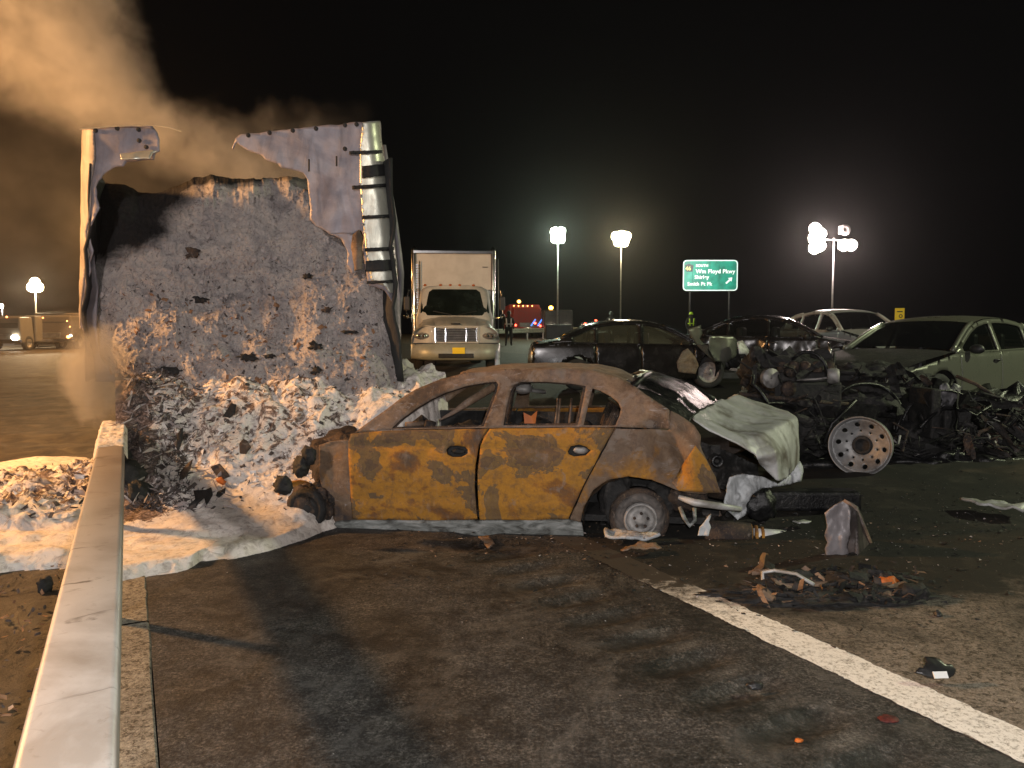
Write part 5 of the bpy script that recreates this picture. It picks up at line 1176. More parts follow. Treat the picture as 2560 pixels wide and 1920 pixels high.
# the bare ten-hole wheel
def bigwheel():
    c = at(2151, 1115, 7.75); r = .285; ax = Vector((-.66, -1, .06)).normalized(); a = ax.orthogonal().normalized(); a = Vector((0, 0, 1))-ax*ax.z; a.normalize(); bb = ax.cross(a)
    # annulus with hand holes and stud holes, cut as a flat sheet then dished
    circ = lambda cx, cy, rr, n: [(cx+rr*math.cos(2*PI*k/n), cy+rr*math.sin(2*PI*k/n)) for k in range(n)]
    holes = [circ(.218*math.cos(q), .218*math.sin(q), .025, 12) for q in [2*PI*k/10+.2 for k in range(10)]]+[circ(.150*math.cos(q), .150*math.sin(q), .011, 8) for q in [2*PI*k/10+.1 for k in range(10)]]+[circ(0, 0, .098, 28)]
    V, Fc = cdt(circ(0, 0, .272, 56), holes, .018); rr = np.hypot(V[:, 0], V[:, 1]); h = np.interp(rr, [.09, .12, .17, .20, .25, .272], [-.11, -.10, -.085, -.06, -.02, .0])
    P = [tuple(c+a*float(x)+bb*float(y)+ax*float(z)) for (x, y), z in zip(V, h)]
    o = mk('wheel_disc', P, Fc, M['hub'], TW); s = o.modifiers.new('s', 'SOLIDIFY'); s.thickness = .01
    b = MB(); b.lathe([(-.16, .27), (-.15, .292), (-.05, .285), (-.02, .272), (.01, .276), (.035, .300), (.045, .306), (.05, .300), (.03, .286), (-.03, .268)], ax, c, 56); b.obj('wheel_rim', M['hub'], TW, True)
    b = MB(); b.lathe([(-.15, .10), (-.10, .095), (-.09, .07), (-.13, .06), (-.14, .001)], ax, c, 28); b.obj('wheel_hub', M['char'], TW, True)
    b = MB(); b.lathe([(-.24, .001), (-.24, .26), (-.34, .26)], ax, c, 30); b.obj('brake_drum', M['char'], TW, True)
bigwheel()

# ================================================================== LIGHT TOWERS, SIGNS
def tower(label, px, py, Y, mat, heads, pw, col, rr=.35, ground_py=None, group='portable light towers along the highway', dim=(), mastx=None):
    p = at(px, py, Y); mx = p.x if mastx is None else at(mastx, py, Y).x
    g = float(gz(mx, Y)); t = thing('light_tower', label, 'light tower', (mx, Y, g), 0, group)
    h = p.z-g
    MB().tube([(0, 0, 0), (0, 0, h*.5), (0, 0, h+.1)], [.07, .05, .035], 8).obj('mast', M['mast'], t, True)
    b = MB(); b.box((0, 0, .6), (1.6, 2.4, .9)); b.obj('generator', M['dkgrey_paint'], t, bevel=.05)
    xs = [a for a, _ in heads]; MB().tube([(min(xs+[0])-.1, 0, h), (max(xs+[0])+.1, 0, h)], .03, 6).obj('crossbar', M['mast'], t, True)
    for k, (dx, dz) in enumerate(heads):
        b = MB(); b.box((dx, .10, h+dz), (rr*1.15, .16, rr*.95)); o = b.obj('lamp_head', M['mast'], t, bevel=.03)
        b = MB(); b.lathe([(0, .001), (-.12, rr*.28), (-.08, rr*.58), (.04, rr*.64)], (0, 1, 0), (dx, -.02, h+dz), 16)
        b.obj('lamp_face', M['lens'] if k in dim else mat, o, True)
    d = bpy.data.lights.new('tower_lamp', 'POINT'); d.energy = pw; d.color = col; d.shadow_soft_size = .15
    o = bpy.data.objects.new('tower_lamp', d); COL.objects.link(o); o.location = (p.x+heads[0][0]*.5, Y-.4, p.z)
    return t
tower('far left light tower glowing warm white above the vehicles on the opposite side', 88, 718, 52, M['lamp_warm'], [(-.22, .0), (.22, .0), (0, .33)], 1500, (1, .75, .45), .5)
tower('greenish-white light tower on a slim mast right of the box truck', 1395, 592, 48, M['lamp_green'], [(-.2, .32), (.2, .32), (-.17, -.12), (.17, -.12)], 1500, (.75, 1, .72), .42)
tower('yellowish-white light tower between the greenish lamp and the green sign', 1553, 597, 60, M['lamp_warm'], [(-.42, .2), (.02, .3), (.42, .2), (-.25, -.25), (.25, -.25)], 1900, (1, .88, .5), .52)
tower('light tower with stacked lamps to the left of its mast, above the pale SUV', 2085, 600, 38, M['lamp_pink'], [(-.95, .55), (-.68, .30), (-.98, .08), (-.70, -.28), (-.95, -.40), (.50, -.25), (.85, -.25), (.52, .5)], 1600, (1, .74, .68), .44, dim=(7,))
TXT = []
def sign():
    A = at(1707, 727, 58); B = at(1845, 650, 58); t = thing('highway_sign', 'green highway exit sign with white lettering, route shield 46 and an arrow', 'road sign', ((A.x+B.x)/2, 58, float(gz((A.x+B.x)/2, 58))))
    wd = B.x-A.x; hz = B.z-A.z; zc = (A.z+B.z)/2-t.location.z
    def rr(w_, h_, r, n=6):
        o = []
        for cx, cz, a0 in ((w_/2-r, h_/2-r, 0), (-w_/2+r, h_/2-r, 90), (-w_/2+r, -h_/2+r, 180), (w_/2-r, -h_/2+r, 270)):
            for k in range(n+1): a = math.radians(a0+90*k/n); o.append((cx+r*math.cos(a), cz+r*math.sin(a)))
        return o
    def flat(nm, lp, y, mat, holes=(), ox=0, oz=0, th=.02):
        V, Fc = cdt([(a+ox, c+oz) for a, c in lp], [[(a+ox, c+oz) for a, c in h] for h in holes], .4)
        o = mk(nm, np.stack([V[:, 0], 0*V[:, 0]+y, V[:, 1]+zc], -1), Fc, mat, t, False); s = o.modifiers.new('s', 'SOLIDIFY'); s.thickness = th; return o
    gm = NT('sign_green'); c = gm.co('Object'); gm.set(base=gm.ramp(gm.noise(c, .9, 5, .6), [(.35, (.0, .13, .085)), (.55, (.0, .26, .17)), (.7, (.03, .36, .26))]), rough=.5)
    wm = NT('sign_white').set(base=(.85, .95, .9), rough=.5)
    # the board is made of upright sheets
    n = 6
    for k in range(n):
        x0 = -wd/2+.05+k*(wd-.1)/n; b = MB(); b.box((x0+(wd-.1)/n/2, .03, zc), ((wd-.1)/n-.015, .03, hz-.1)); b.obj('board_sheet', gm.m, t)
    flat('border', rr(wd, hz, .28), -.0, wm, [rr(wd-.15, hz-.15, .22)])
    def txt(s, x, z, size, mat=wm, nm='lettering'):
        cu = bpy.data.curves.new(nm, 'FONT'); cu.body = s; cu.size = size; cu.extrude = .006; cu.offset = .012; cu.materials.append(mat); cu.space_character = 1.06
        o = bpy.data.objects.new(nm, cu); COL.objects.link(o); o.parent = t; o.location = (x, -.03, z+zc); o.rotation_euler = (PI/2, 0, 0); TXT.append(o)
    u = wd/138; X = lambda px: (px-1776)*u; Zf = lambda py: (688.5-py)*u
    txt('SOUTH', X(1739), Zf(667), 7.5*u*1.2); txt('Wm Floyd Pkwy', X(1739), Zf(683), 14*u); txt('Shirley', X(1736), Zf(697), 12.5*u); txt('Smith Pt Pk', X(1718), Zf(714), 12.5*u)
    flat('route_shield', [(X(1711.5), Zf(663)), (X(1722), Zf(659)), (X(1733.5), Zf(664)), (X(1730.5), Zf(679)), (X(1715.5), Zf(679))], -.02, M['plastic'])
    txt('46', X(1713), Zf(675.5), 13*u, NT('sign_yellow').set(base=(.95, .85, .2), rough=.5), 'numerals')
    a = math.radians(45); R_ = lambda x, z: (X(1823.5)+(x*math.cos(a)-z*math.sin(a))*u, Zf(701)+(x*math.sin(a)+z*math.cos(a))*u)
    flat('arrow', [R_(-11, -2.2), (R_(2, -2.2)), R_(2, -6.5), R_(11, 0), R_(2, 6.5), R_(2, 2.2), R_(-11, 2.2)], -.02, wm)
    for s in (-1, 1): MB().tube([(s*wd*.36, .15, 0), (s*wd*.36, .15, zc+hz*.45)], .07, 8).obj('sign_post', M['char'], t, True)
    lamp('sign_retro_fill', (t.location.x-1.2, 52, t.location.z+zc+1.0), 2600, (.92, 1, .95), .2, 'SPOT', (t.location.x, 58, t.location.z+zc), 62, .6)  # added spot, stands in for the sheeting's retroreflection
sign()
bpy.context.view_layer.update(); _dg = bpy.context.evaluated_depsgraph_get()
for o in TXT:   # lettering as plain mesh objects
    me = bpy.data.meshes.new_from_object(o.evaluated_get(_dg)); q = bpy.data.objects.new('lettering', me); COL.objects.link(q); q.parent = o.parent; q.location = o.location; q.rotation_euler = o.rotation_euler
    bpy.data.objects.remove(o)
def small_sign():
    A = at(2249, 787, 24); t = thing('yellow_sign', 'small yellow rectangular sign standing beyond the roof of the silver sedan', 'road sign', (A.x, 24, float(gz(A.x, 24))))
    z = A.z-t.location.z; b = MB(); b.box((0, 0, z), (.30, .012, .42)); b.obj('plate', M['yellow'], t, bevel=.003)
    b = MB(); b.lathe([(0, .06), (-.005, .06), (-.005, .035), (0, .035)], (0, 1, 0), (.03, -.008, z-.04), 16); b.obj('symbol', M['plastic'], t)
    b = MB(); b.box((.0, -.009, z+.1), (.18, .004, .035)); b.obj('marking', M['plastic'], t)
    MB().tube([(0, .03, 0), (0, .03, z+.1)], .022, 6).obj('post', M['mast'], t, True)
small_sign()
# far guardrail behind the truck
def rail2():
    A = at(1180, 862, 46); B = at(1460, 858, 60); t = thing('guardrail', 'distant pale guardrail between the box truck and the black wreck', 'guardrail', (A.x, A.y, 0)); L = (B-A); L.z = 0
    b = MB(); n = 30; V = []; F = []; pr = [(.0, .16), (-.05, .12), (-.05, .06), (.0, .0), (-.05, -.06), (-.05, -.12), (0, -.16)]
    for i in range(n+1):
        p = L*(i/n)
        g = float(gz(A.x+p.x, A.y+p.y))
        for (y, z) in pr: V.append((p.x, p.y+y, g+.62+z))
    m = len(pr); F = [(i*m+j, (i+1)*m+j, (i+1)*m+j+1, i*m+j+1) for i in range(n) for j in range(m-1)]
    mk('beam', V, F, M['curb'], t)
    for k in range(8):
        p = L*(k/7); g = float(gz(A.x+p.x, A.y+p.y)); b = MB(); b.box((p.x, p.y+.1, g+.38), (.1, .12, .76)); b.obj('post', M['mast'], t)
rail2()
# traffic cone at the tail of the black wreck
def cone():
    X, Y, Z = gat(1342, 25); t = thing('traffic_cone', 'orange traffic cone by the tail of the black wreck', 'traffic cone', (X, Y, Z))
    b = MB(); b.box((0, 0, .02), (.38, .38, .04)); b.obj('base', M['cone'], t, bevel=.01)
    b = MB(); b.lathe([(.04, .15), (.70, .03), (.71, .001)], (0, 0, 1), (0, 0, 0), 20); b.obj('body', M['cone'], t, True)
    b = MB(); b.lathe([(.38, .092), (.52, .067)], (0, 0, 1), (0, 0, 0), 20); b.obj('reflective_band', M['reflect'], t, True)
cone()

# ================================================================== FAR VEHICLES WITH LIGHTS
def lights(parent, nm, lst, mat, r):
    for (x, y, z) in lst:
        b = MB(); b.blob((x, y, z), (r, r*.5, r*.85), 1, .02, 8); b.obj(nm, mat, parent, True)
def farbox(name, label, cat, px, Y, w_, L, h, cabh, body, rz=0, cabfirst=True):
    X, Y, Z = gat(px, Y); t = thing(name, label, cat, (X, Y, Z), rz)
    b = MB(); b.box((0, L*.62, (h+.5)/2), (w_, L*.72, h-.5)); b.obj('body', body, t, bevel=.08)
    b = MB(); b.box((0, L*.12, (cabh+.45)/2), (w_*.97, L*.26, cabh-.45), taper=.92); b.obj('cab', body, t, bevel=.1)
    b = MB(); b.box((0, -.02+L*.005, cabh*.70), (w_*.80, .05, cabh*.24)); b.obj('windscreen', M['plastic'], t, bevel=.02)
    b = MB(); b.box((0, -.06, .55), (w_, .14, .22)); b.obj('bumper', M['chrome'], t, bevel=.03)
    b = MB(); b.box((0, -.03, cabh*.42), (w_*.5, .05, cabh*.16)); b.obj('grille', M['grille'], t, bevel=.02)
    for s in (-1, 1):
        for yy in (L*.14, L*.8): wheel(t, (s*(w_/2-.16), yy, .45), .45, .26, M['rubber'], M['rim'], .25, (-s, 0, 0))
    return t
t = farbox('fire_engine', 'red fire engine with blue diagonal stripes beyond the guardrail', 'fire engine', 1318, 58, 2.4, 7, 2.6, 2.3, M['firered'], .1)
lights(t, 'warning_light', [(-.9, -.05, .95), (1.0, -.05, .9), (.6, -.05, 1.1)], M['red_on'], .09)
for x in (.45, .95):
    b = MB(); b.box((x, -.12, 1.15), (.10, .02, .62), Matrix.Rotation(.6, 3, 'Y')); b.obj('stripe', M['blue_glow'], t)
lights(t, 'marker_light', [(-1.0+.35*k, .2, 2.42) for k in range(5)], M['tail_on'], .045); lights(t, 'beacon', [(-.6, .3, 2.75)], M['amber_on'], .13)
t = farbox('highway_truck', 'dark truck with two bright headlights and an amber beacon, right of the fire engine', 'truck', 1396, 56, 2.3, 6, 2.1, 2.1, M['dkgrey_paint'])
lights(t, 'headlight', [(-.60, -.1, .85), (.60, -.1, .85)], M['head_on'], .15); lights(t, 'beacon', [(-.55, .3, 2.25)], M['amber_on'], .16); lights(t, 'marker_light', [(-1.0, -.1, .8), (1.05, -.1, .55)], M['tail_on'], .06)
t = farbox('pickup_truck', 'large dark vehicle with lit amber lamps seen through the smoke on the opposite side', 'truck', 122, 47, 3.1, 6, 2.3, 2.1, paint('tan_paint', (.07, .06, .05), .5, .4), .1)
lights(t, 'lamp', [(-.45, -.12, .80), (1.25, -.12, .78)], M['tail_on'], .11); lights(t, 'lamp', [(1.4, -.12, .85)], M['head_on'], .06); lights(t, 'reflector', [(-1.25, -.12, .95), (-1.1, -.12, 1.05)], M['lamp_white'] if False else M['head_on'], .035)  # reflectors glow by emission here though they are no lamps
b = MB(); b.box((-.3, 1.5, 2.45), (1.4, .3, .12)); b.obj('light_bar', M['chrome'], t)
lights(t, 'marker_light', [(-.2, -.1, 1.95), (1.2, -.1, 1.75), (1.35, -.1, 1.4)], M['tail_on'], .04)
t = farbox('white_van', 'white van with one dazzling headlight at the left edge', 'van', 12, 45, 2.2, 5, 2.1, 2.0, paint('van_paint', (.10, .095, .085), .5, .4))
lights(t, 'headlight', [(.72, -.12, .78)], M['head_on'], .20); lights(t, 'marker_light', [(.25, -.05, 2.0)], M['tail_on'], .05)
t = farbox('patrol_car', 'low dark vehicle with a small red light behind the black wreck', 'car', 1500, 50, 1.8, 4.4, 1.3, 1.25, M['black_paint'])
lights(t, 'red_light', [(-.3, -.1, 1.32), (-1.0, -.1, 1.1)], M['red_on'], .07)
def far_lamp(label, px, py, Y, mat, r):
    p = at(px, py, Y); t = thing('street_lamp', label, 'street lamp', (p.x, Y, float(gz(p.x, Y)))); h = p.z-t.location.z
    MB().tube([(0, .1, 0), (0, .1, h)], .06, 6).obj('pole', M['mast'], t, True); b = MB(); b.blob((0, 0, h), r, 1, .02, 8); b.obj('lamp', mat, t, True)
far_lamp('white lamp at the very left edge above the white van', 3, 765, 60, M['lamp_white'], .16)
# ------------------------------------------------------------------ firefighters and police standing by
def person(name, label, px, Y, h=1.78, rz=0, vest='reflect', group='rescue workers standing far off'):
    X, Y, Z = gat(px, Y); t = thing(name, label, 'person', (X, Y, Z), rz, group)
    k = h/1.78; J = [((0, 0, .98), .16), ((0, 0, 1.22), .17), ((0, 0, 1.42), .17), ((0, 0, 1.53), .065), ((0, .0, 1.66), .105), ((0, 0, 1.76), .07),
        ((.21, 0, 1.42), .075), ((.28, -.02, 1.15), .058), ((.25, -.14, .95), .045), ((.24, -.19, .88), .045), ((-.21, 0, 1.42), .075), ((-.29, .02, 1.15), .058), ((-.27, -.06, .90), .045), ((-.26, -.08, .82), .045),
        ((.11, 0, .86), .11), ((.12, -.01, .5), .075), ((.13, .0, .1), .055), ((.14, -.13, .05), .05), ((-.11, 0, .86), .11), ((-.13, .01, .5), .075), ((-.15, .0, .1), .055), ((-.16, -.13, .05), .05)]
    E = [(0, 1), (1, 2), (2, 3), (3, 4), (4, 5), (2, 6), (6, 7), (7, 8), (8, 9), (2, 10), (10, 11), (11, 12), (12, 13), (0, 14), (14, 15), (15, 16), (16, 17), (0, 18), (18, 19), (19, 20), (20, 21)]
    me = bpy.data.meshes.new('body'); me.from_pydata([tuple(k*c for c in p) for p, r in J], E, []); o = link('body', me, M['cloth'], t)
    s = o.modifiers.new('skin', 'SKIN'); sub = o.modifiers.new('sub', 'SUBSURF'); sub.levels = 2; sub.render_levels = 2
    for i, (p, r) in enumerate(J): me.skin_vertices[0].data[i].radius = (r*k, r*k)
    me.skin_vertices[0].data[0].use_root = True
    for sx in (-1, 1):
        b = MB(); b.tube([(sx*.13, -.19*k, 1.44*k), (sx*.10, -.20*k, 1.0*k)], .035, 6); b.obj('vest_strip', M[vest], t, True)
    b = MB(); b.lathe([(1.12*k, .21), (1.17*k, .21)], (0, 0, 1), (0, 0, 0), 16); b.obj('vest_band', M[vest], t, True)
    b = MB(); b.lathe([(1.69*k, .15), (1.70*k, .12), (1.78*k, .11), (1.84*k, .06), (1.85*k, .001)], (0, 0, 1), (0, 0, 0), 16); b.obj('helmet', M['plastic'] if vest == 'reflect' else M['hivis'], t, True)
    return t
person('person', 'person in dark turnout coat with bright reflective strips beside the box truck', 1272, 40)
person('person', 'person in dark coat with two reflective strips behind the black wreck roof', 1527, 44)
person('person', 'person wearing a yellow-green helmet and strips beyond the black wreck', 1726, 46, vest='hivis')

# ================================================================== THINGS LYING ON THE ROAD
def onroad(px, py): return gnd(px, py)
def standing_panel():
    c = onroad(2143, 1405); Y = c.y; t = thing('bent_body_panel', 'tall bent sheet-metal panel standing upright on the road right of the rusty car', 'wreckage')
    Zc = lambda x, y: (1500+x/2.087, 1180+y/2.087)
    lp = [(1160, 470), (1180, 430), (1172, 400), (1186, 370), (1172, 330), (1184, 290), (1180, 240), (1172, 215), (1220, 175), (1272, 146), (1296, 168), (1308, 220), (1300, 270), (1308, 320), (1292, 380), (1294, 430), (1262, 498), (1230, 478), (1200, 485)]
    def f(x, y):
        px, py = Zc(np.asarray(x), np.asarray(y)); u = (px-1280)/FPX; v = (960-py)/FPX; ry = CT+v*ST
        Yv = Y+.10+.0042*np.clip(np.asarray(x)-1345, 0, 999)+.0003*np.abs(1345-np.asarray(x))+.10*np.clip((np.asarray(y)-150)/350., 0, 1)**2*(np.asarray(x) < 1345)+.06*fbm(np.asarray(x)/70, np.asarray(y)/120, 0, 4, 99); k = Yv/ry
        return np.stack([u*k, Yv, CAMH+(-ST+v*CT)*k], -1)
    panel('sheet', ragged(lp, 12, 5, 4), f, [], 12, simple('grey_panel', [(.34, (.06, .055, .055)), (.48, (.17, .155, .16)), (.65, (.25, .23, .235))], 3, .55, .15, .4, 30, .004, 8, 1.0, stretch=(1, 1, .5)), t, .01)
    lp2 = [(1268, 150), (1320, 158), (1352, 186), (1372, 230), (1392, 280), (1420, 350), (1438, 400), (1425, 460), (1400, 500), (1340, 508), (1300, 492), (1262, 496), (1285, 420), (1288, 360), (1300, 300), (1298, 220)]
    panel('side_sheet', ragged(lp2, 12, 4, 8), lambda x, y: f(x, y)+np.array([0, .018, 0]), [], 12, simple('panel_shaded', [(.35, (.02, .017, .016)), (.5, (.07, .055, .05)), (.65, (.13, .105, .095))], 4, .6, .1, .5, 24, .008, 8, 1.0, stretch=(1, 1, .3)), t, .006)  # right half turned away: its shade comes from this darker material
    q = [Vector(f(np.array([a]), np.array([b_]))[0]) for a, b_ in ((1272, 148), (1330, 180), (1380, 290), (1425, 400), (1400, 490))]
    MB().tube(q, .012, 6).obj('folded_edge', M['rust_frame'], t, True)
standing_panel()
# exhaust can, pipe, plates, frame, fragments
p0, p1 = at(1760, 1330, 5.9), at(1880, 1338, 5.85); b = MB()
t = thing('silencer', 'rust-brown exhaust silencer lying behind the rusty car', 'car part'); b.tube([p0, p0.lerp(p1, .04), p0.lerp(p1, .96), p1], [.075, .095, .095, .07], 20); b.obj('can', M['rust_dark'], t, True)
b = MB()
for k in (.93, 1.05, 1.18): b.tube([p0.lerp(p1, k), p0.lerp(p1, k+.05)], .092-.015*(k-.9)*5, 16)
b.obj('clamp', M['rust_door'], t, True)
MB().tube([at(1885, 1338, 5.85), at(1930, 1337, 5.9), at(1972, 1335, 5.95)], [.055, .045, .03], 14).obj('pipe', M['ash_metal'], t, True)
def flatbit(name, label, pts, mat, z=.02, th=.012, sd=0, wave=.02, group=None, cat='debris', amp=.008):
    A = [onroad(px, py) for px, py in pts]; c = sum(A, Vector())/len(A); lp = ragged([(a.x-c.x, a.y-c.y) for a in A], .03, amp, sd); V, Fc = cdt(lp, [], .03)
    o = mk(name, np.stack([V[:, 0], V[:, 1], z+wave*(1+fbm(V[:, 0]*9, V[:, 1]*9, 0, 3, sd))], -1), Fc, mat, None, True, c); s = o.modifiers.new('s', 'SOLIDIFY'); s.thickness = th; return tag(o, label, cat, group)
flatbit('curled_strip', 'long pale-green curled strip on the dark road at the far right', [(2398, 1272), (2440, 1272), (2560, 1288), (2560, 1304), (2520, 1302), (2440, 1290)], M['ash_metal'], .06, .02, 3, .04)
flatbit('thin_strip', 'short pale strip on the road beyond the pipe', [(1978, 1316), (2010, 1314), (2028, 1319), (1998, 1325)], M['ash_metal'], .03, .01, 5)
flatbit('pale_shard', 'curved tan shard on the road below the rear wheel of the rusty car', [(1552, 1392), (1600, 1376), (1640, 1378), (1652, 1388), (1600, 1390), (1560, 1396)], M['rust_frame'], .02, .01, 7, .05)
flatbit('pale_shard', 'ash-grey flake pile beneath the rear wheel', [(1510, 1350), (1560, 1342), (1580, 1352), (1640, 1350), (1650, 1360), (1570, 1366), (1515, 1360)], M['melt_white'], .02, .02, 8, .05)
flatbit('reddish_shard', 'small reddish shard on the asphalt under the rusty doors', [(1196, 1348), (1222, 1346), (1236, 1366), (1222, 1380), (1210, 1364)], M['rust_frame'], .01, .01, 9)
# the heap of burnt bits right of the edge line
HB = thing('burnt_heap', 'low heap of charred trim and wires in front of the standing bent panel', 'wreckage')
b = MB()
for k, (px, py, r) in enumerate(((1900, 1480, (.30, .10, .05)), (1990, 1490, (.35, .12, .05)), (2090, 1495, (.3, .12, .055)), (2200, 1490, (.28, .10, .05)), (1980, 1455, (.2, .10, .09)), (2150, 1445, (.28, .12, .07)))):
    p = onroad(px, py+8); b.blob((p.x, p.y, p.z+.012), (r[0], r[1], r[2]*.7), k+2, .8, 22, 4)
b.obj('charred_mass', M['char'], HB, True)
r = np.random.default_rng(5); b = MB(); b2 = MB()
for k in range(260):
    p = onroad(1880+r.random()*420, 1440+r.random()*75); L = r.uniform(.015, .09); d = Vector((r.normal(), r.normal()*.6, r.normal()*.3)).normalized(); e = Vector(r.normal(size=3)).cross(d).normalized()*L*r.uniform(.1, .45); c_ = p+Vector((0, 0, r.uniform(.01, .07))); q_ = d.cross(e)*.3
    (b if k % 4 else b2).add([c_-d*L-e, c_-d*L*.8+e, c_+d*L+e*.6, c_+d*L*.9-e*.8, c_+q_], [(0, 1, 4), (1, 2, 4), (2, 3, 4), (3, 0, 4)])
b.obj('charred_flakes', M['char'], HB)['kind'] = 'stuff'; b2.obj('rusty_flakes', M['rust_frame'], HB)['kind'] = 'stuff'
def hb(px, py, z=0): p = onroad(px, py); return Vector((p.x, p.y, p.z+z))
MB().tube([hb(1908, 1480, .03), hb(1905, 1462, .08), hb(1935, 1465, .1), hb(1990, 1470, .09), hb(2035, 1482, .05)], .012, 6).obj('hose', M['ash_metal'], HB, True)
MB().tube([hb(2052, 1484, .05), hb(2095, 1482, .05), hb(2132, 1508, .03), hb(2070, 1512, .03), hb(2052, 1484, .05)], .007, 5).obj('wire_frame', M['rust_frame'], HB, True)
b = MB(); b.tube([hb(1885, 1498, .02), hb(1898, 1492, .06), hb(1912, 1505, .05), hb(1935, 1512, .03)], [.03, .022, .035, .02], 7); b.obj('bracket', M['rust_quarter'], HB)
b = MB()
for k in range(40):
    a = random.uniform(0, 6.3); p = hb(1880+random.random()*380, 1465+random.random()*50, .03); d = Vector((math.cos(a), math.sin(a)*.6, random.uniform(-.1, .4)))*random.uniform(.04, .14); b.tube([p, p+d*.5+Vector((0, 0, .02)), p+d], .005, 4)
b.obj('wires', M['rust_dark'], HB)['kind'] = 'stuff'
def lump3(name, label, px, py, r, mat, sd, cat='debris', group=None, amp=.4, lift=.5):
    p = onroad(px, py); b = MB(); b.blob((0, 0, 0), r, sd, amp, 14, 2.2); o = b.obj(name, mat, None, True, 0, (p.x, p.y, p.z+r[2]*lift)); return tag(o, label, cat, group)
lump3('orange_fragment', 'bright orange melted lamp fragment at the right of the charred heap', 2215, 1470, (.085, .05, .05), M['orange'], 3)
def brk(parent, p, k, mat):
    b = MB(); r_ = Matrix.Rotation(.5, 3, 'Z'); pts = [Vector(q)*k for q in ((-.5, 0, .1), (-.1, 0, .3), (.0, .02, .9), (.25, .05, 1.15), (.5, .05, 1.1))]
    V = []
    for i, q in enumerate(pts):
        w_ = k*(.30-.04*i); V += [p+r_ @ (q+Vector((0, -w_, .04*k*(i % 2)))), p+r_ @ (q+Vector((.04*k, w_, 0)))]
    b.add(V, [(2*i, 2*i+2, 2*i+3, 2*i+1) for i in range(4)]); b.tube([p+r_ @ (pts[0]), p+r_ @ (pts[0]+Vector((-.3, .1, -.05))*k)], k*.09, 8)
    o = b.obj('rusty_bracket' if parent is None else 'bracket', mat, parent); sm = o.modifiers.new('s', 'SOLIDIFY'); sm.thickness = k*.07; return o
tag(brk(None, onroad(1905, 1424)+Vector((0, 0, .0)), .095, M['rust_door']), 'small upright rusty bracket behind the charred heap', 'debris')
lump3('charred_lump', 'round black lump at the right end of the charred heap', 2282, 1495, (.10, .07, .06), M['char'], 5)
lump3('black_fragment', 'small black fragment on the pale concrete below the charred heap', 2345, 1540, (.022, .02, .02), M['plastic'], 6)
lump3('orange_pebble', 'tiny orange fragment on the shoulder near the bottom edge', 1997, 1853, (.016, .012, .008), M['orange'], 7)
lump3('dark_lump', 'small dark lump between the rumble strip smears', 1886, 1720, (.035, .02, .018), M['plastic'], 8)
lump3('dark_red_leaf', 'dark red scrap on the shoulder just left of the white line', 2222, 1800, (.04, .03, .008), simple('dark_red', [(.4, (.05, .006, .005)), (.6, (.12, .02, .015))], 30, .7, 0, .4), 9)
def handset():
    c = onroad(2335, 1700); t = thing('black_plastic_part', 'black plastic car part with a small white label on the pale concrete', 'car part', (c.x, c.y, c.z))
    lp = [(-.10, -.01), (-.075, .01), (-.06, .005), (-.035, .035), (-.03, .06), (.005, .055), (.035, .04), (.04, .02), (.075, .022), (.09, -.002), (.07, -.028), (.04, -.04), (-.03, -.042), (-.065, -.03), (-.075, -.02)]
    V, Fc = cdt(lp, [], .012); o = mk('shell', np.stack([V[:, 0], V[:, 1]*.9, .012+.022*(1-(np.hypot(V[:, 0], V[:, 1]*1.6)/.1)**2)+.004*fbm(V[:, 0]*60, V[:, 1]*60)], -1), Fc, simple('part_black', [(.3, .01), (.7, .022)], 20, .35, 0, .2), t)
    s = o.modifiers.new('s', 'SOLIDIFY'); s.thickness = .018
    t.rotation_euler = (math.radians(50), 0, .05); t.location.z += .045; t.scale = (1.05, 1.15, 1)
    b = MB(); b.box((.0, -.026, .036), (.062, .006, .026), Matrix.Rotation(-1.5, 3, 'X')); b.obj('label', NT('label_white').set(base=(.75, .75, .72), rough=.6), t)
handset()
# glass crumbs, grit and ash scattered over the road
def grit(name, n, mat, size, seed, dens):
    r = np.random.default_rng(seed); v = []; f = []; c = 0
    while c < n:
        s = r.uniform(.3, 8.5); tt = r.uniform(.3, 9); x, y = xy(s, tt)
        if y < 1.6 or abs(x) > y*.72 or r.random() > dens(x, y, tt): continue
        z = float(gz(x, y)); k = size*r.uniform(.4, 1.6); a = r.uniform(-1, 1, (4, 3))*k; m = len(v); a[:, 2] = np.abs(a[:, 2])*.7
        v += [(x+q[0], y+q[1], z+.002+q[2]) for q in a]; f += [(m, m+1, m+2), (m, m+1, m+3), (m+1, m+2, m+3), (m, m+2, m+3)]; c += 1
    return tag(mk(name, v, f, mat, None, False), kind='stuff')
near_car = lambda x, y, t: math.exp(-((y-5.6)/1.2)**2)*(x > -1.2)*1.0+.10
grit('glass_crumbs', 420, simple('glass_crumb', [(.3, .5), (.7, .8)], 9, .15, .2, 0), .0035, 5, near_car)
grit('road_grit', 3200, simple('grit', [(.3, (.05, .04, .035)), (.7, (.2, .17, .14))], 30, .9, 0, 0), .006, 6, lambda x, y, t: near_car(x, y, t)+.1)
grit('charred_bits', 1500, M['char'], .016, 7, lambda x, y, t: math.exp(-((y-5.9)/1.0)**2)*(x > -1.0)+.5*math.exp(-((y-4.6)/.6)**2-((x-2)/1.0)**2)+.004)
grit('ash_flakes', 120, shm[1], .014, 8, lambda x, y, t: math.exp(-((y-5.7)/.8)**2)*(x > .2)*.8)
grit('rust_flakes', 160, M['rust_frame'], .013, 9, lambda x, y, t: math.exp(-((y-5.8)/.6)**2)*(x > -.8)*.8+.3*math.exp(-((y-4.6)/.6)**2-((x-2)/1.0)**2))

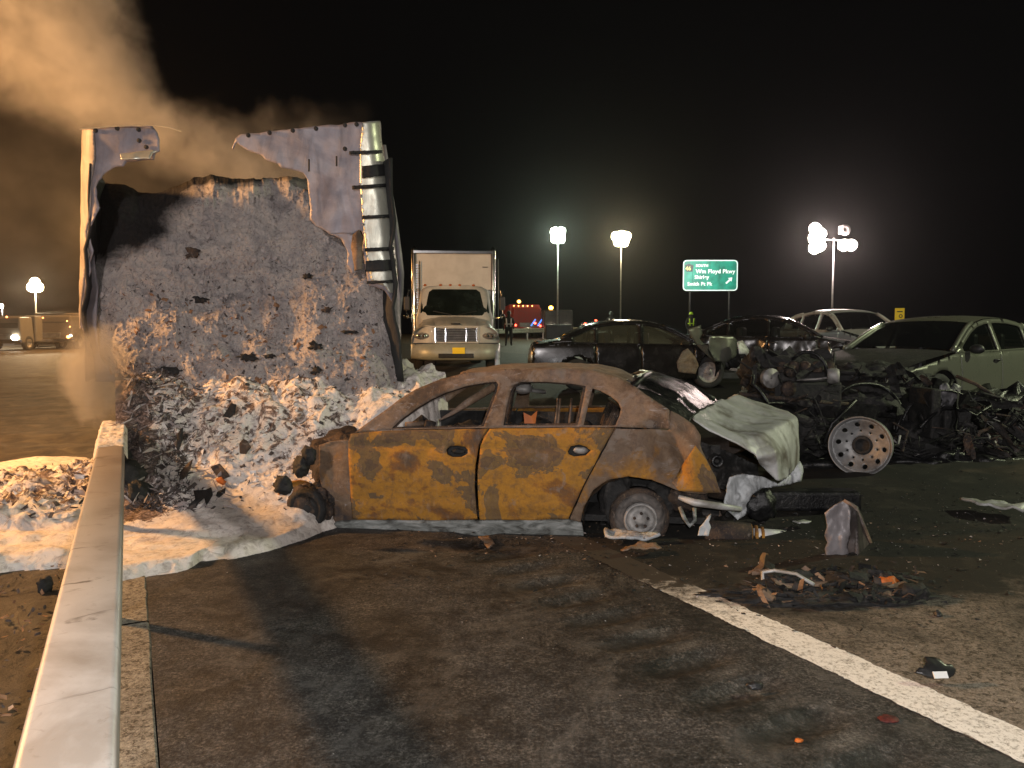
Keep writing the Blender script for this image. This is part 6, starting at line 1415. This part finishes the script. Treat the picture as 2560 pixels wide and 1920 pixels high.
# ================================================================== SMOKE AND HAZE
def volmat(name, build):
    m = bpy.data.materials.new(name); m.use_nodes = True; t = NT.__new__(NT); t.m = m; t.t = m.node_tree; t.n = t.t.nodes; t.n.clear()
    t.out = t.new('ShaderNodeOutputMaterial'); v = t.new('ShaderNodeVolumePrincipled'); v.inputs['Color'].default_value = (.8, .78, .76, 1); v.inputs['Anisotropy'].default_value = .15
    build(t, v); t.ln(v.outputs[0], t.out.inputs['Volume']); m.cycles.volume_step_rate = 1.0; return m
def smoke(t, v):
    pos = t.pos(); s = t.new('ShaderNodeSeparateXYZ'); t.ln(pos, s.inputs[0]); x, y, z = s.outputs
    n1 = t.math('SUBTRACT', t.noise(pos, .75, 6, .55, .6), .5); n2 = t.math('SUBTRACT', t.noise(pos, 2.4, 4, .6, .5), .5)
    ex = t.math('EXPONENT', t.math('MULTIPLY', t.math('SUBTRACT', -3.0, x), 1.75))
    zu = t.math('ADD', 4.30, t.math('MULTIPLY', ex, .024))
    up = t.math('ADD', t.math('SUBTRACT', zu, z), t.math('ADD', t.math('MULTIPLY', n1, 1.5), t.math('MULTIPLY', n2, .7)))
    up = t.math('MULTIPLY', up, 1.5, True)
    lo = t.math('SUBTRACT', z, t.math('MAXIMUM', t.math('ADD', 3.3, t.math('MULTIPLY', t.math('SUBTRACT', -3.2, x), .34)), 2.0))
    lo = t.math('ADD', t.math('MULTIPLY', t.math('ADD', lo, t.math('MULTIPLY', n1, 1.6)), 1.3, True), .045)
    rt = t.math('MULTIPLY', t.math('ADD', t.math('SUBTRACT', -2.05, x), t.math('MULTIPLY', n1, 1.5)), .8, True)
    n3 = t.math('SUBTRACT', t.noise(pos, 1.9, 8, .66, 1.6), .5); var = t.math('ADD', .8, t.math('MULTIPLY', t.math('ADD', t.math('MULTIPLY', n1, .8), t.math('ADD', n3, n2)), 4.2)); var = t.math('MAXIMUM', var, .06)
    d = t.math('MULTIPLY', t.math('MULTIPLY', up, lo), t.math('MULTIPLY', rt, var))
    att = t.math('MAXIMUM', t.math('MULTIPLY', t.math('ADD', x, 8.6), .42, True), .22); d = t.math('MULTIPLY', d, att)
    t.ln(t.math('MULTIPLY', d, .50), v.inputs['Density'])
b = MB(); b.box((-7.0, 10.4, 4.9), (10.6, 3.4, 9.4)); o = b.obj('smoke', volmat('smoke', smoke)); tag(o, 'pale brown smoke drifting up to the left from the burnt trailer', kind='stuff')
def puff(t, v):
    c = t.co('Object', (1/.34, 1/.3, 1/.52)); l = t.new('ShaderNodeVectorMath', operation='LENGTH'); t.ln(c, l.inputs[0])
    d = t.math('SUBTRACT', 1.0, l.outputs['Value']); d = t.math('ADD', d, t.math('MULTIPLY', t.math('SUBTRACT', t.noise(t.co('Object'), 3.5, 5, .6, .5), .5), 1.4))
    t.ln(t.math('MULTIPLY', t.math('MAXIMUM', d, 0.0), 6.5), v.inputs['Density'])
b = MB(); b.blob((0, 0, 0), (.55, .42, .75), 1, .0, 14); o = b.obj('steam_puff', volmat('steam', puff), None, True, 0, at(238, 925, 7.0)); tag(o, 'small puff of steam at the end of the guardrail', kind='stuff')
def hz(t, v): v.inputs['Density'].default_value = .00026; v.inputs['Anisotropy'].default_value = .90; v.inputs['Color'].default_value = (.9, .9, .9, 1)
b = MB(); b.box((10, 60, 19), (330, 250, 41)); o = b.obj('haze', volmat('haze', hz)); tag(o, kind='stuff')
